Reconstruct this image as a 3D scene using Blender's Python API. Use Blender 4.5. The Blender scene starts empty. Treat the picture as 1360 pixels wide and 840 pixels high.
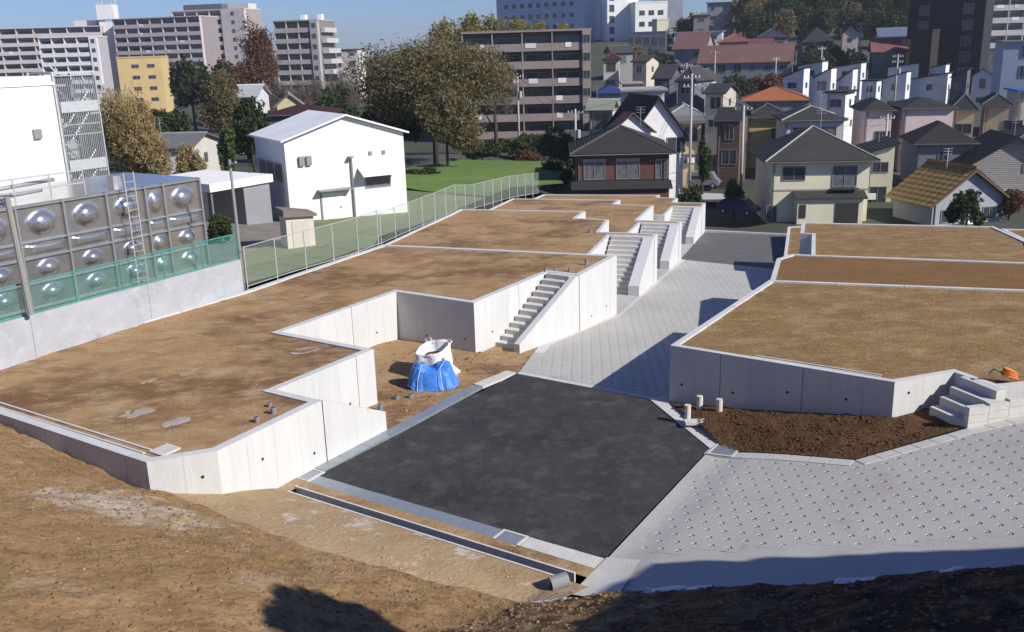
import bpy, math, random
import numpy as np
from mathutils import Vector, Matrix, noise
from mathutils.geometry import delaunay_2d_cdt

R = math.radians
# ------------------------------------------------------------------ camera, sky, sun, exposure
scene = bpy.context.scene
COL = scene.collection
FPX, PITCH, ROLL, EYE = 1250.0, R(15.9), R(1.72), 12.0      # focal length in photo pixels, tilt, roll, eye height
cam_d = bpy.data.cameras.new('camera'); cam = bpy.data.objects.new('camera', cam_d); COL.objects.link(cam)
cam_d.sensor_width = 36.0; cam_d.lens = 36.0 * FPX / 1360.0; cam_d.clip_end = 4000.0; cam_d.clip_start = 0.1
cam.location = (0, 0, EYE)
cam.rotation_euler = (Matrix.Rotation(R(90) - PITCH, 3, 'X') @ Matrix.Rotation(-ROLL, 3, 'Z')).to_euler()
scene.camera = cam

SUN_AZ, SUN_EL = R(121.0), R(34.0)                          # clockwise from the view direction
world = bpy.data.worlds.new('World'); scene.world = world; world.use_nodes = True
wn, wl = world.node_tree.nodes, world.node_tree.links
sky = wn.new('ShaderNodeTexSky'); sky.sky_type = 'NISHITA'; sky.sun_disc = False
sky.sun_elevation = SUN_EL; sky.sun_rotation = SUN_AZ
sky.air_density = 1.0; sky.dust_density = 0.3; sky.ozone_density = 2.0; sky.altitude = 50
tint = wn.new('ShaderNodeMix'); tint.data_type = 'RGBA'; tint.blend_type = 'MULTIPLY'; tint.inputs[0].default_value = 1.0; tint.inputs[7].default_value = (0.70, 0.92, 1.60, 1)   # clear winter white balance
wl.new(sky.outputs[0], tint.inputs[6]); wl.new(tint.outputs[2], wn['Background'].inputs[0]); wn['Background'].inputs[1].default_value = 0.052
sun_d = bpy.data.lights.new('sun', 'SUN'); sun = bpy.data.objects.new('sun', sun_d); COL.objects.link(sun)
sun_d.energy = 4.6; sun_d.angle = R(0.53); sun_d.color = (1.0, 0.945, 0.86)
sun_dir = Vector((math.sin(SUN_AZ) * math.cos(SUN_EL), math.cos(SUN_AZ) * math.cos(SUN_EL), math.sin(SUN_EL)))
sun.rotation_euler = sun_dir.to_track_quat('Z', 'Y').to_euler(); sun.location = (60, -40, 60)
vs = scene.view_settings
vs.view_transform = 'Standard'; vs.look = 'None'; vs.gamma = 1.0; vs.use_curve_mapping = False; vs.exposure = 0.40

# ------------------------------------------------------------------ measuring helpers
def ray(px, py):
    dx, dy = (px - 680) / FPX, (py - 420) / FPX
    c, s = math.cos(ROLL), math.sin(ROLL)
    x, y = dx * c - dy * s, dx * s + dy * c
    return Vector((x, math.cos(PITCH) - y * math.sin(PITCH), -math.sin(PITCH) - y * math.cos(PITCH)))
def atY(px, py, Y):
    d = ray(px, py); return Vector((0, 0, EYE)) + d * (Y / d.y)
def atZ(px, py, z):
    d = ray(px, py); return Vector((0, 0, EYE)) + d * ((z - EYE) / d.z)
SA = R(33.5); US, UC = math.sin(SA), math.cos(SA)
def W(u, v, z=0.0): return Vector((u * US + v * UC, u * UC - v * US, z))          # site frame: u down the street, v to its right
def UV(p): return (p[0] * US + p[1] * UC, p[0] * UC - p[1] * US)
LA = R(14.6); LC, LS = math.cos(LA), math.sin(LA)
def AB(a, b): return (40.9 + a * LC + b * LS, -20.75 - a * LS + b * LC)            # frame of the lots past the bend
def interp(x, xs, ys): return float(np.interp(x, xs, ys))
def street_z(u): return interp(u, [0, 28.5, 60.9, 73.5, 90], [0, 0, -2.75, -3.25, -4.2])
def smooth(a, b, x):
    t = min(1, max(0, (x - a) / (b - a))); return t * t * (3 - 2 * t)
def terrain(x, y):
    u, v = UV((x, y))
    left = interp(u, [0, 36, 46, 65, 90, 140], [1.9, 1.9, 0.95, 0.3, -1.2, -3.6])
    right = street_z(u) - 0.4 if u < 80 else -4.3
    k = smooth(-42, -33, v)
    if u > 60: k = smooth(-50 , -36, v)
    near = left * (1 - k) + right * k
    fr = interp(y, [0, 112, 175, 215, 250, 300, 400, 900], [-4.4, -4.4, -1.2, 2.0, 6.5, 12, 18, 20])
    fl = interp(y, [0, 60, 120, 165, 330, 900], [1, 1, -1, -3.8, -2, 2])
    m = smooth(-0.06, 0.10, x / max(y, 1))
    far = fl * (1 - m) + fr * m
    f = smooth(82, 112, y)
    return near * (1 - f) + far * f

# ------------------------------------------------------------------ materials
MATS = {}
def nt(name):
    m = bpy.data.materials.new(name); m.use_nodes = True
    t = m.node_tree; b = t.nodes['Principled BSDF']; MATS[name] = m
    return m, t, b
def pm(name, c1, c2=None, scale=3.0, rough=0.85, bump=0.0, bscale=None, c3=None, scale3=0.3, metal=0.0, spec=0.3,
       stretch=(1, 1, 1), lo=0.35, hi=0.65, lo3=0.5, hi3=0.7, coord='pos', c4=None, scale4=0.3, fine=None, fscale=20, wave=None):
    """base colour mixed from two or three tints by noise, with optional relief"""
    m, t, b = nt(name); N, L = t.nodes, t.links
    b.inputs['Roughness'].default_value = rough; b.inputs['Metallic'].default_value = metal
    b.inputs['Specular IOR Level'].default_value = spec
    if coord == 'pos': src = N.new('ShaderNodeNewGeometry').outputs['Position']
    else: src = N.new('ShaderNodeTexCoord').outputs['Object']
    mp = N.new('ShaderNodeMapping'); mp.inputs['Scale'].default_value = stretch; L.new(src, mp.inputs[0])
    def noise_fac(sc, a, z, det=10):
        n = N.new('ShaderNodeTexNoise'); n.inputs['Scale'].default_value = sc; n.inputs['Detail'].default_value = det
        n.inputs['Roughness'].default_value = 0.68
        L.new(mp.outputs[0], n.inputs['Vector'])
        r = N.new('ShaderNodeMapRange'); r.inputs[1].default_value = a; r.inputs[2].default_value = z
        L.new(n.outputs[0], r.inputs[0]); return r.outputs[0]
    def mix(fac, a, bcol):
        x = N.new('ShaderNodeMix'); x.data_type = 'RGBA'; L.new(fac, x.inputs[0])
        if isinstance(a, tuple): x.inputs[6].default_value = (*a, 1)
        else: L.new(a, x.inputs[6])
        x.inputs[7].default_value = (*bcol, 1); return x.outputs[2]
    out = c1
    if c2: out = mix(noise_fac(scale, lo, hi), out, c2)
    if c3: out = mix(noise_fac(scale3, lo3, hi3), out, c3)
    if c4: out = mix(noise_fac(scale4, 0.56, 0.72, 8), out, c4)
    if fine: out = mix(noise_fac(fscale, 0.5, 0.8, 6), out, fine)
    if isinstance(out, tuple): b.inputs['Base Color'].default_value = (*out, 1)
    else: L.new(out, b.inputs['Base Color'])
    if bump or wave:
        bp = N.new('ShaderNodeBump'); bp.inputs['Distance'].default_value = 0.05 if not wave else 0.06
        bp.inputs['Strength'].default_value = min(1, bump or 0.6)
        if wave:
            w = N.new('ShaderNodeTexWave'); w.bands_direction = wave[0]; w.inputs['Scale'].default_value = wave[1]
            w.inputs['Distortion'].default_value = 0.2
            tc = N.new('ShaderNodeTexCoord'); L.new(tc.outputs['Object'], w.inputs['Vector']); L.new(w.outputs[0], bp.inputs['Height'])
        else:
            n = N.new('ShaderNodeTexNoise'); n.inputs['Scale'].default_value = bscale or scale * 4; n.inputs['Detail'].default_value = 6
            L.new(mp.outputs[0], n.inputs['Vector']); L.new(n.outputs[0], bp.inputs['Height'])
        L.new(bp.outputs[0], b.inputs['Normal'])
    return m
def leafmat(name, cols, trans=0.25):
    m, t, b = nt(name); N, L = t.nodes, t.links
    g = N.new('ShaderNodeNewGeometry'); cr = N.new('ShaderNodeValToRGB')
    el = cr.color_ramp.elements
    while len(el) < len(cols): el.new(0.5)
    for i, c in enumerate(cols): el[i].position = i / (len(cols) - 1); el[i].color = (*(x * 1.35 for x in c), 1)
    n = N.new('ShaderNodeTexNoise'); n.inputs['Scale'].default_value = 0.35; n.inputs['Detail'].default_value = 3
    L.new(g.outputs['Position'], n.inputs['Vector'])
    a = N.new('ShaderNodeMath'); a.operation = 'MULTIPLY_ADD'; L.new(n.outputs[0], a.inputs[0]); a.inputs[1].default_value = 1.4; a.inputs[2].default_value = -0.55
    s = N.new('ShaderNodeMath'); s.operation = 'MULTIPLY_ADD'; L.new(g.outputs['Random Per Island'], s.inputs[0]); s.inputs[1].default_value = 0.75
    L.new(a.outputs[0], s.inputs[2]); L.new(s.outputs[0], cr.inputs[0]); L.new(cr.outputs[0], b.inputs['Base Color'])
    b.inputs['Roughness'].default_value = 0.75; b.inputs['Specular IOR Level'].default_value = 0.15
    tr = N.new('ShaderNodeBsdfTranslucent'); L.new(cr.outputs[0], tr.inputs[0]); mx = N.new('ShaderNodeMixShader'); mx.inputs[0].default_value = 0.38
    L.new(b.outputs[0], mx.inputs[1]); L.new(tr.outputs[0], mx.inputs[2]); L.new(mx.outputs[0], N['Material Output'].inputs['Surface'])
    return m

pm('soil', (0.350, 0.230, 0.120), (0.290, 0.181, 0.088), 0.30, 0.95, 0.7, 10, c3=(0.175, 0.102, 0.050), scale3=0.15, lo3=0.49, hi3=0.61, fine=(0.42, 0.315, 0.195), fscale=1.7, spec=0.1, c4=(0.40, 0.305, 0.195), scale4=0.42, stretch=(0.9, 1.5, 1))
pm('soil_dark', (0.105, 0.058, 0.028), (0.075, 0.040, 0.019), 1.2, 0.95, 1.0, 8, fine=(0.15, 0.085, 0.042), fscale=9, spec=0.1)
pm('soil_orange', (0.255, 0.160, 0.072), (0.195, 0.118, 0.050), 0.55, 0.95, 0.9, 8, c3=(0.315, 0.225, 0.120), scale3=0.5, lo3=0.5, hi3=0.68, spec=0.1, stretch=(1, 1.7, 1), fine=(0.34, 0.25, 0.14), fscale=2.4, c4=(0.165, 0.098, 0.046), scale4=0.35)
pm('soil_deep', (0.215, 0.124, 0.054), (0.175, 0.098, 0.042), 0.5, 0.95, 0.9, 8, spec=0.1, stretch=(1, 2.2, 1))
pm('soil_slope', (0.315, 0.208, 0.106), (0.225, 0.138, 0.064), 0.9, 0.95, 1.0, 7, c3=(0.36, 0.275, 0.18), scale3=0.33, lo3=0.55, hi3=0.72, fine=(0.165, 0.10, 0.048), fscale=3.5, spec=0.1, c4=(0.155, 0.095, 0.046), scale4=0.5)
pm('soil_pale', (0.375, 0.275, 0.165), (0.30, 0.208, 0.115), 0.8, 0.95, 0.8, 8, c3=(0.50, 0.44, 0.38), scale3=0.9, lo3=0.57, hi3=0.66, spec=0.1)
pm('clod_dark', (0.13, 0.072, 0.034), (0.07, 0.038, 0.018), 5, 0.95, 0.8, 20, spec=0.1)
pm('clod', (0.275, 0.180, 0.095), (0.185, 0.113, 0.054), 3, 0.95, 0.8, 20, spec=0.1)
pm('stone', (0.42, 0.36, 0.29), (0.30, 0.22, 0.14), 3, 0.9, 0.5, 20)
pm('cement_patch', (0.36, 0.35, 0.34), (0.30, 0.24, 0.17), 1.6, 0.9, 0.4, 12)
pm('concrete_wall', (0.60, 0.607, 0.605), (0.555, 0.558, 0.55), 1.3, 0.85, 0.25, 20, c3=(0.46, 0.45, 0.425), scale3=0.7, lo3=0.58, hi3=0.80, stretch=(2.6, 2.6, 0.3), fine=(0.54, 0.53, 0.50), fscale=6)
pm('concrete_old', (0.40, 0.415, 0.45), (0.34, 0.35, 0.375), 0.8, 0.9, 0.4, 14, c3=(0.22, 0.205, 0.185), scale3=0.6, lo3=0.58, hi3=0.70, fine=(0.46, 0.465, 0.48), fscale=2.2)
pm('concrete_step', (0.56, 0.55, 0.52), (0.48, 0.46, 0.43), 2, 0.85, 0.3, 20)
pm('concrete_road', (0.46, 0.455, 0.43), (0.41, 0.40, 0.375), 0.5, 0.9, 0.6, 30, fine=(0.34, 0.32, 0.29), fscale=14)
pm('concrete_ring', (0.45, 0.445, 0.425), (0.40, 0.385, 0.355), 0.45, 0.9, 0.3, 30, c3=(0.36, 0.31, 0.24), scale3=0.35, lo3=0.58, hi3=0.75)
pm('concrete_block', (0.56, 0.55, 0.52), (0.49, 0.475, 0.44), 3, 0.88, 0.3, 25)
pm('asphalt', (0.034, 0.035, 0.040), (0.052, 0.051, 0.052), 0.6, 0.9, 0.7, 40, c3=(0.115, 0.104, 0.092), scale3=1.0, lo3=0.52, hi3=0.74, fine=(0.085, 0.080, 0.074), fscale=2.6, spec=0.25, c4=(0.020, 0.021, 0.026), scale4=0.28)
pm('asphalt_old', (0.10, 0.10, 0.105), (0.13, 0.127, 0.125), 1.0, 0.9, 0.4, 30)
pm('grate_steel', (0.36, 0.40, 0.44), (0.30, 0.33, 0.36), 4, 0.45, 0, metal=0.5)
pm('channel_dark', (0.085, 0.080, 0.082), (0.065, 0.062, 0.06), 3, 0.9)
pm('groove_shade', (0.10, 0.09, 0.078), (0.06, 0.053, 0.045), 9, 0.95)  # groove floors coloured dark, painted shade so the rings read stronger
pm('hole', (0.02, 0.02, 0.02), rough=0.9)
pm('joint_filler', (0.16, 0.15, 0.14), rough=0.9)
pm('gravel_ground', (0.23, 0.21, 0.18), (0.16, 0.14, 0.12), 0.6, 0.95, 0.6, 6)
pm('town_ground', (0.055, 0.052, 0.048), (0.06, 0.075, 0.038), 0.08, 0.95, 0.4, 2, c3=(0.10, 0.098, 0.09), scale3=0.03)
pm('grass_lawn', (0.115, 0.195, 0.036), (0.085, 0.150, 0.028), 0.6, 0.95, 0.8, 6, fine=(0.15, 0.18, 0.06), fscale=2, c4=(0.17, 0.17, 0.06), scale4=0.25)
pm('grass_dry', (0.135, 0.185, 0.075), (0.185, 0.195, 0.095), 0.5, 0.95, 0.8, 5, fine=(0.09, 0.135, 0.045), fscale=2.5)
pm('galv', (0.52, 0.54, 0.54), (0.44, 0.46, 0.46), 5, 0.5, metal=0.35)
pm('mesh_green', (0.42, 0.48, 0.43), (0.36, 0.42, 0.37), 5, 0.6)
pm('teal_net', (0.07, 0.29, 0.25), (0.05, 0.22, 0.19), 2, 0.6)
pm('steel_tank', (0.58, 0.565, 0.55), (0.46, 0.44, 0.415), 0.9, 0.2, 0.06, 2, metal=0.82)
pm('steel_frame', (0.40, 0.41, 0.42), (0.33, 0.34, 0.35), 3, 0.4, metal=0.6)
pm('white_wall', (0.70, 0.70, 0.69), (0.64, 0.64, 0.63), 0.8, 0.8, 0.1, 8, c3=(0.56, 0.555, 0.54), scale3=0.5, lo3=0.58, hi3=0.8, stretch=(1.6, 1.6, .25))
pm('white_trim', (0.80, 0.79, 0.77), rough=0.6)
pm('glass', (0.035, 0.04, 0.05), (0.055, 0.06, 0.07), 0.8, 0.08, spec=0.6)
pm('curtain_glass', (0.16, 0.17, 0.19), (0.07, 0.08, 0.09), 2.5, 0.15, spec=0.6)
pm('alu', (0.30, 0.29, 0.28), rough=0.45, metal=0.4)
pm('dark_alu', (0.04, 0.037, 0.035), rough=0.5)
pm('pole_concrete', (0.42, 0.41, 0.39), (0.36, 0.35, 0.33), 2, 0.8)
pm('pole_steel', (0.33, 0.32, 0.30), rough=0.5, metal=0.3)
pm('bark', (0.10, 0.075, 0.05), (0.06, 0.045, 0.032), 4, 0.95, 0.8, 10, stretch=(3, 3, 0.6))
pm('tarp_blue', (0.055, 0.225, 0.66), (0.038, 0.165, 0.54), 3, 0.5, 0.5, 9, spec=0.4)
pm('bag_white', (0.74, 0.72, 0.72), (0.62, 0.60, 0.60), 4, 0.8, 0.4, 12)
pm('pvc_grey', (0.22, 0.23, 0.25), rough=0.5)
pm('pvc_white', (0.62, 0.59, 0.55), (0.52, 0.49, 0.45), 6, 0.6)
pm('orange_plastic', (0.72, 0.19, 0.035), rough=0.45)
pm('green_plastic', (0.02, 0.10, 0.05), rough=0.5)
pm('plastic_sheet', (0.58, 0.59, 0.66), (0.45, 0.46, 0.52), 6, 0.35)
pm('tyre', (0.02, 0.02, 0.02), rough=0.9)
pm('car_blue', (0.02, 0.05, 0.17), rough=0.25, spec=0.6); pm('car_silver', (0.36, 0.38, 0.43), rough=0.3, metal=0.5); pm('car_dark', (0.03, 0.032, 0.036), rough=0.25, spec=0.6)
pm('lamp', (0.6, 0.6, 0.58), rough=0.3)
_t = MATS['concrete_wall'].node_tree; _b = _t.nodes['Principled BSDF']; _old = _b.inputs['Base Color'].links[0].from_socket
_oi = _t.nodes.new('ShaderNodeObjectInfo'); _mr = _t.nodes.new('ShaderNodeMapRange'); _mr.inputs[3].default_value = .90; _mr.inputs[4].default_value = .96; _t.links.new(_oi.outputs['Random'], _mr.inputs[0])
_vm = _t.nodes.new('ShaderNodeVectorMath'); _vm.operation = 'SCALE'; _t.links.new(_old, _vm.inputs[0]); _t.links.new(_mr.outputs[0], _vm.inputs['Scale']); _t.links.new(_vm.outputs[0], _b.inputs['Base Color'])
leafmat('leaf_dark', [(0.018, 0.030, 0.012), (0.035, 0.055, 0.020), (0.060, 0.080, 0.028)])
leafmat('leaf_green', [(0.030, 0.060, 0.016), (0.055, 0.095, 0.025), (0.095, 0.130, 0.038)])
leafmat('leaf_olive', [(0.058, 0.052, 0.024), (0.105, 0.092, 0.038), (0.160, 0.130, 0.060), (0.170, 0.138, 0.088)])
leafmat('leaf_gold', [(0.150, 0.110, 0.048), (0.225, 0.168, 0.075), (0.305, 0.235, 0.110), (0.26, 0.20, 0.125)])
leafmat('leaf_yellow', [(0.110, 0.095, 0.020), (0.185, 0.150, 0.028), (0.250, 0.205, 0.045)])
leafmat('leaf_red', [(0.075, 0.032, 0.020), (0.115, 0.052, 0.028), (0.150, 0.080, 0.045)])
leafmat('twig_pink', [(0.115, 0.082, 0.072), (0.160, 0.118, 0.105), (0.135, 0.100, 0.080)])
hm = bpy.data.materials.new('haze'); hm.use_nodes = True; MATS['haze'] = hm
hm.node_tree.nodes.remove(hm.node_tree.nodes['Principled BSDF']); pv_ = hm.node_tree.nodes.new('ShaderNodeVolumePrincipled')
pv_.inputs['Color'].default_value = (0.86, 0.92, 1.0, 1); pv_.inputs['Density'].default_value = 0.00022; pv_.inputs['Anisotropy'].default_value = 0.2
hm.node_tree.links.new(pv_.outputs[0], hm.node_tree.nodes['Material Output'].inputs['Volume'])
def M(n): return MATS[n]
_colmats = {}
def C(rgb, rough=0.8, kind='wall'):
    key = (rgb, rough, kind)
    if key not in _colmats:
        n = '%s_%d' % (kind, len(_colmats))
        d = tuple(c * 0.86 for c in rgb)
        if kind == 'roof': _colmats[key] = pm(n, rgb, d, 1.2, rough, 0.7, c3=tuple(c * 1.2 for c in rgb), scale3=0.6, coord='obj', wave=('Z', 2.6))
        elif kind == 'siding': _colmats[key] = pm(n, rgb, d, 0.8, rough, 0.4, coord='obj', wave=('Z', 1.6))
        else: _colmats[key] = pm(n, rgb, d, 0.5, rough, 0.15, 10, coord='obj')
    return _colmats[key]

# ------------------------------------------------------------------ mesh collecting and object making
class MB:
    def __init__(s): s.v = []; s.f = []
    def add(s, vs, fs):
        k = len(s.v); s.v += [tuple(p) for p in vs]; s.f += [tuple(i + k for i in f) for f in fs]; return s
    def hexa(s, b, t):                                     # bottom quad, top quad (same winding, ccw from above)
        return s.add(list(b) + list(t), [(3, 2, 1, 0), (4, 5, 6, 7), (0, 1, 5, 4), (1, 2, 6, 5), (2, 3, 7, 6), (3, 0, 4, 7)])
    def box(s, x0, x1, y0, y1, z0, z1):
        return s.hexa([(x0, y0, z0), (x1, y0, z0), (x1, y1, z0), (x0, y1, z0)], [(x0, y0, z1), (x1, y0, z1), (x1, y1, z1), (x0, y1, z1)])
    def prism(s, pb, pt):                                  # any polygon, bottom and top rings
        n = len(pb)
        return s.add(list(pb) + list(pt), [tuple(range(n - 1, -1, -1)), tuple(range(n, 2 * n))] + [(i, (i + 1) % n, n + (i + 1) % n, n + i) for i in range(n)])
    def tube(s, pts, r, n=8, cap=True):
        pts = [Vector(p) for p in pts]; rs = r if isinstance(r, (list, tuple)) else [r] * len(pts)
        k = len(s.v); up = None
        for i, p in enumerate(pts):
            d = (pts[min(i + 1, len(pts) - 1)] - pts[max(i - 1, 0)]).normalized()
            if up is None or abs(up.dot(d)) > 0.95: up = d.orthogonal().normalized()
            a = (up - d * up.dot(d)).normalized(); up = a; b = d.cross(a)
            for j in range(n):
                t = 2 * math.pi * j / n; s.v.append(tuple(p + (a * math.cos(t) + b * math.sin(t)) * rs[i]))
        for i in range(len(pts) - 1):
            for j in range(n):
                a0 = k + i * n + j; a1 = k + i * n + (j + 1) % n; s.f.append((a0, a1, a1 + n, a0 + n))
        if cap: s.f.append(tuple(k + j for j in range(n - 1, -1, -1))); s.f.append(tuple(k + (len(pts) - 1) * n + j for j in range(n)))
        return s
    def build(s, name, mat, parent=None, smooth=False, loc=None):
        me = bpy.data.meshes.new(name); vv = s.v
        if loc is not None: vv = [(a - loc[0], b - loc[1], c - loc[2]) for a, b, c in vv]
        me.from_pydata(vv, [], s.f); me.update()
        me.materials.append(M(mat) if isinstance(mat, str) else mat)
        if smooth: me.polygons.foreach_set('use_smooth', [True] * len(me.polygons))
        return link(name, me, parent)
def link(name, me, parent=None):
    o = bpy.data.objects.new(name, me); COL.objects.link(o)
    if parent is not None: o.parent = parent
    return o
def thing(name, label, cat, loc=(0, 0, 0), rz=0.0, group=None):
    o = bpy.data.objects.new(name, None); COL.objects.link(o); o.location = loc; o.rotation_euler = (0, 0, rz); o.empty_display_size = 0.3
    return tag(o, label, cat, group)
def tag(o, label=None, cat=None, group=None, kind=None):
    if label: o['label'] = label
    if cat: o['category'] = cat
    if group: o['group'] = group
    if kind: o['kind'] = kind
    return o
def copy_tree(o, parent=None):
    c = o.copy(); COL.objects.link(c); c.parent = parent
    for ch in list(o.children): copy_tree(ch, c)
    return c
def L3(pts, loc): return [Vector(p) - Vector(loc) for p in pts]

def inside(p, poly):
    c = False; n = len(poly); j = n - 1
    for i in range(n):
        if (poly[i][1] > p[1]) != (poly[j][1] > p[1]) and p[0] < (poly[j][0] - poly[i][0]) * (p[1] - poly[i][1]) / (poly[j][1] - poly[i][1]) + poly[i][0]: c = not c
        j = i
    return c
def sheet(name, poly, zf, mat, step=0.5, amp=0.0, nscale=0.8, parent=None, kind='structure', edge_amp=0.0):
    """ground polygon in the site frame, filled with a fine grid and gently uneven"""
    us = [p[0] for p in poly]; vvs = [p[1] for p in poly]
    rnd = random.Random(len(name) * 7 + int(us[0] * 10)); pts = []; n = len(poly)
    for i in range(n):
        a, b = Vector(poly[i]), Vector(poly[(i + 1) % n]); k = max(1, int((b - a).length / (step * 1.5)))
        pts += [a.lerp(b, j / k) for j in range(k)]
    nb = len(pts); edges = [(i, (i + 1) % nb) for i in range(nb)]
    u = min(us) + step / 2
    while u < max(us):
        v = min(vvs) + step / 2
        while v < max(vvs):
            q = (u + rnd.uniform(-.3, .3) * step, v + rnd.uniform(-.3, .3) * step)
            if inside(q, poly): pts.append(Vector(q))
            v += step
        u += step
    vo, _, fo, *_ = delaunay_2d_cdt(pts, edges, [], 1, 1e-4)
    m = MB()
    for i, p in enumerate(vo):
        a = amp if i >= nb else edge_amp
        z = zf(p[0], p[1]) + a * (noise.noise((p[0] * nscale, p[1] * nscale, 3.1)) + 0.5 * noise.noise((p[0] * nscale * 3, p[1] * nscale * 3, 7.7)))
        m.v.append(tuple(W(p[0], p[1], z)))
    m.f = [tuple(f) for f in fo]
    # site frame is left-handed in (u, v): flip so faces look up
    m.f = [tuple(reversed(f)) for f in m.f]
    o = m.build(name, mat, parent, smooth=True)
    if kind: o['kind'] = kind
    return o

rnd = random.Random(11)
exec_sections = []
# ------------------------------------------------------------------ site helpers
def area2(p): return sum(p[i][0] * p[(i + 1) % len(p)][1] - p[(i + 1) % len(p)][0] * p[i][1] for i in range(len(p)))
def sprism(m, poly, zb, zt):
    n = len(poly); zb = zb if isinstance(zb, (list, tuple)) else [zb] * n; zt = zt if isinstance(zt, (list, tuple)) else [zt] * n
    idx = list(range(n))
    if area2(poly) > 0: idx.reverse()                      # ccw in (u,v) is clockwise on the ground
    return m.prism([W(*poly[i], zb[i]) for i in idx], [W(*poly[i], zt[i]) for i in idx])
def offset_poly(poly, d):
    """mitred inset of a closed polygon by d"""
    s = 1 if area2(poly) > 0 else -1; n = len(poly); out = []
    for i in range(n):
        a, b, c = Vector(poly[i - 1]), Vector(poly[i]), Vector(poly[(i + 1) % n])
        e1 = (b - a).normalized(); e2 = (c - b).normalized()
        n1 = Vector((-e1.y, e1.x)) * s; n2 = Vector((-e2.y, e2.x)) * s
        k = n1 + n2
        out.append(tuple(b + k * (d / max(0.25, 1 + n1.dot(n2)))))
    return out
def ground_at(u, v):
    if u < 18: return interp(u, [13.3, 14.8, 17.8], [1.2, .9, 0]) if v > -20.5 else interp(v, [-33, -28, -20.4], [2.2, 1.85, 1.2])
    g = street_z(u)
    if v > -12.5 and u < 33: g = interp(v, [-12.4, -9.7, -5.1, -3.9, 0], [0, .35, .95, 1.05, 1.6])
    return g
def lot(label, poly, ztop, zbot, soil, group='retaining walls of the building plots', plen=3.6, th=0.22, drops=(), amp=0.03, skip=(), tracks=(), tracks_along_u=True):
    """a terraced plot: concrete panels round it (a thing) and the levelled soil inside (setting)"""
    inner = offset_poly(poly, th); n = len(poly)
    base = W(*poly[0], zbot); t = thing('retaining_wall', label, 'retaining wall', base, 0, group)
    holes = MB()
    for i in range(n):
        if i in skip: continue
        a, b = Vector(poly[i]), Vector(poly[(i + 1) % n]); ia, ib = Vector(inner[i]), Vector(inner[(i + 1) % n])
        Lg = (b - a).length; k = max(1, round(Lg / .92)); e = (b - a).normalized(); every = max(1, round(plen / .92))
        nrm = (ia - a) - e * (ia - a).dot(e); nrm.normalize()
        for j in range(k):
            g0 = .011 if j % every == 0 else .0022; g1 = .011 if (j + 1) % every == 0 else .0022
            p0 = a + e * (Lg * j / k + (g0 if j else 0)); p1 = a + e * (Lg * (j + 1) / k - (g1 if j < k - 1 else 0))
            q0 = ia if j == 0 else p0 + nrm * th; q1 = ib if j == k - 1 else p1 + nrm * th
            m = MB(); sprism(m, [tuple(p0), tuple(p1), tuple(q1), tuple(q0)], zbot, ztop)
            m.build('panel', 'concrete_wall', t, loc=base)
            if Lg > 1.5 and j % 2 == 1:
                for f in (0.5,):
                    h = p0.lerp(p1, f) - nrm * 0.012; gz = ground_at(h.x, h.y) + rnd.uniform(0.35, 0.75)
                    if gz < ztop - 0.25: holes.tube([W(*h, gz), W(*(h + nrm * .05), gz)], 0.045, 7)
    if holes.v: tag(holes.build('weep_hole', 'hole', t, loc=base), kind='stuff')
    def rut(u, v):
        d_ = 0.0
        for c0, c1, w_ in tracks:
            x = (v - c0 - c1 * math.sin(u * .16 + c0)) if tracks_along_u else (u - c0 - c1 * math.sin(v * .2 + c0))
            for o_ in (-.8, .8): d_ += math.exp(-((x - o_) / .16) ** 2) * (.75 + .25 * math.sin((u + v) * 14))
        return min(1, d_)
    sheet('plot_soil', offset_poly(poly, th - 0.004), lambda u, v: ztop - 0.06 - .035 * rut(u, v) - .02 * noise.noise((u * .3, v * .3, 8)), soil, 0.24 if tracks else .5, amp, 1.1)
    return t
def blocks(name, label, p0, p1, width, length, z0f, th, mat, side=1, gap=0.014, cat='kerb', group=None, parent=None, proud=0.0):
    """a row of separate kerb or cover blocks along p0->p1, lying on the ground"""
    a, b = Vector(p0), Vector(p1); Lg = (b - a).length; e = (b - a).normalized(); nn = Vector((-e.y, e.x)) * side * width
    k = max(1, round(Lg / length)); base = W(*p0, z0f(*p0))
    t = parent or thing(name, label, cat, base, 0, group)
    loc = t.location
    for j in range(k):
        q0 = a + e * (Lg * j / k + gap / 2); q1 = a + e * (Lg * (j + 1) / k - gap / 2)
        poly = [tuple(q0), tuple(q1), tuple(q1 + nn), tuple(q0 + nn)]; m = MB()
        zz = [z0f(*q) + rnd.uniform(-.003, .003) for q in poly]
        sprism(m, poly, [z - th for z in zz], [z + proud for z in zz]); m.build('block', mat, t, loc=loc)
    return t
def stair(label, frame, a0, a1, b0, b1, z0, z1, n, group):
    """flight climbing along +a between b0 and b1; each step a solid block"""
    base = W(*frame(a0, b0), z0); t = thing('concrete_stair', label, 'stair', base, 0, group)
    for i in range(n):
        s0 = a0 + (a1 - a0) * i / n; s1 = a0 + (a1 - a0) * (i + 1) / n - 0.003; z = z0 + (z1 - z0) * (i + 1) / n
        m = MB(); sprism(m, [frame(s0, b0), frame(s1, b0), frame(s1, b1), frame(s0, b1)], z0 - 1.0, z); m.build('step', 'concrete_step', t, loc=base)
    return t
def parapet(parent, frame, pts, b0, b1, zb, name='side_wall', mat='concrete_wall'):
    """wall between b0 and b1 whose top follows pts (a, z); one mesh"""
    m = MB()
    for (a0, z0), (a1, z1) in zip(pts, pts[1:]):
        sprism(m, [frame(a0, b0), frame(a1, b0), frame(a1, b1), frame(a0, b1)], zb, [z0, z1, z1, z0])
    return m.build(name, mat, parent, loc=parent.location)
def ID(a, b): return (a, b)

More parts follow.
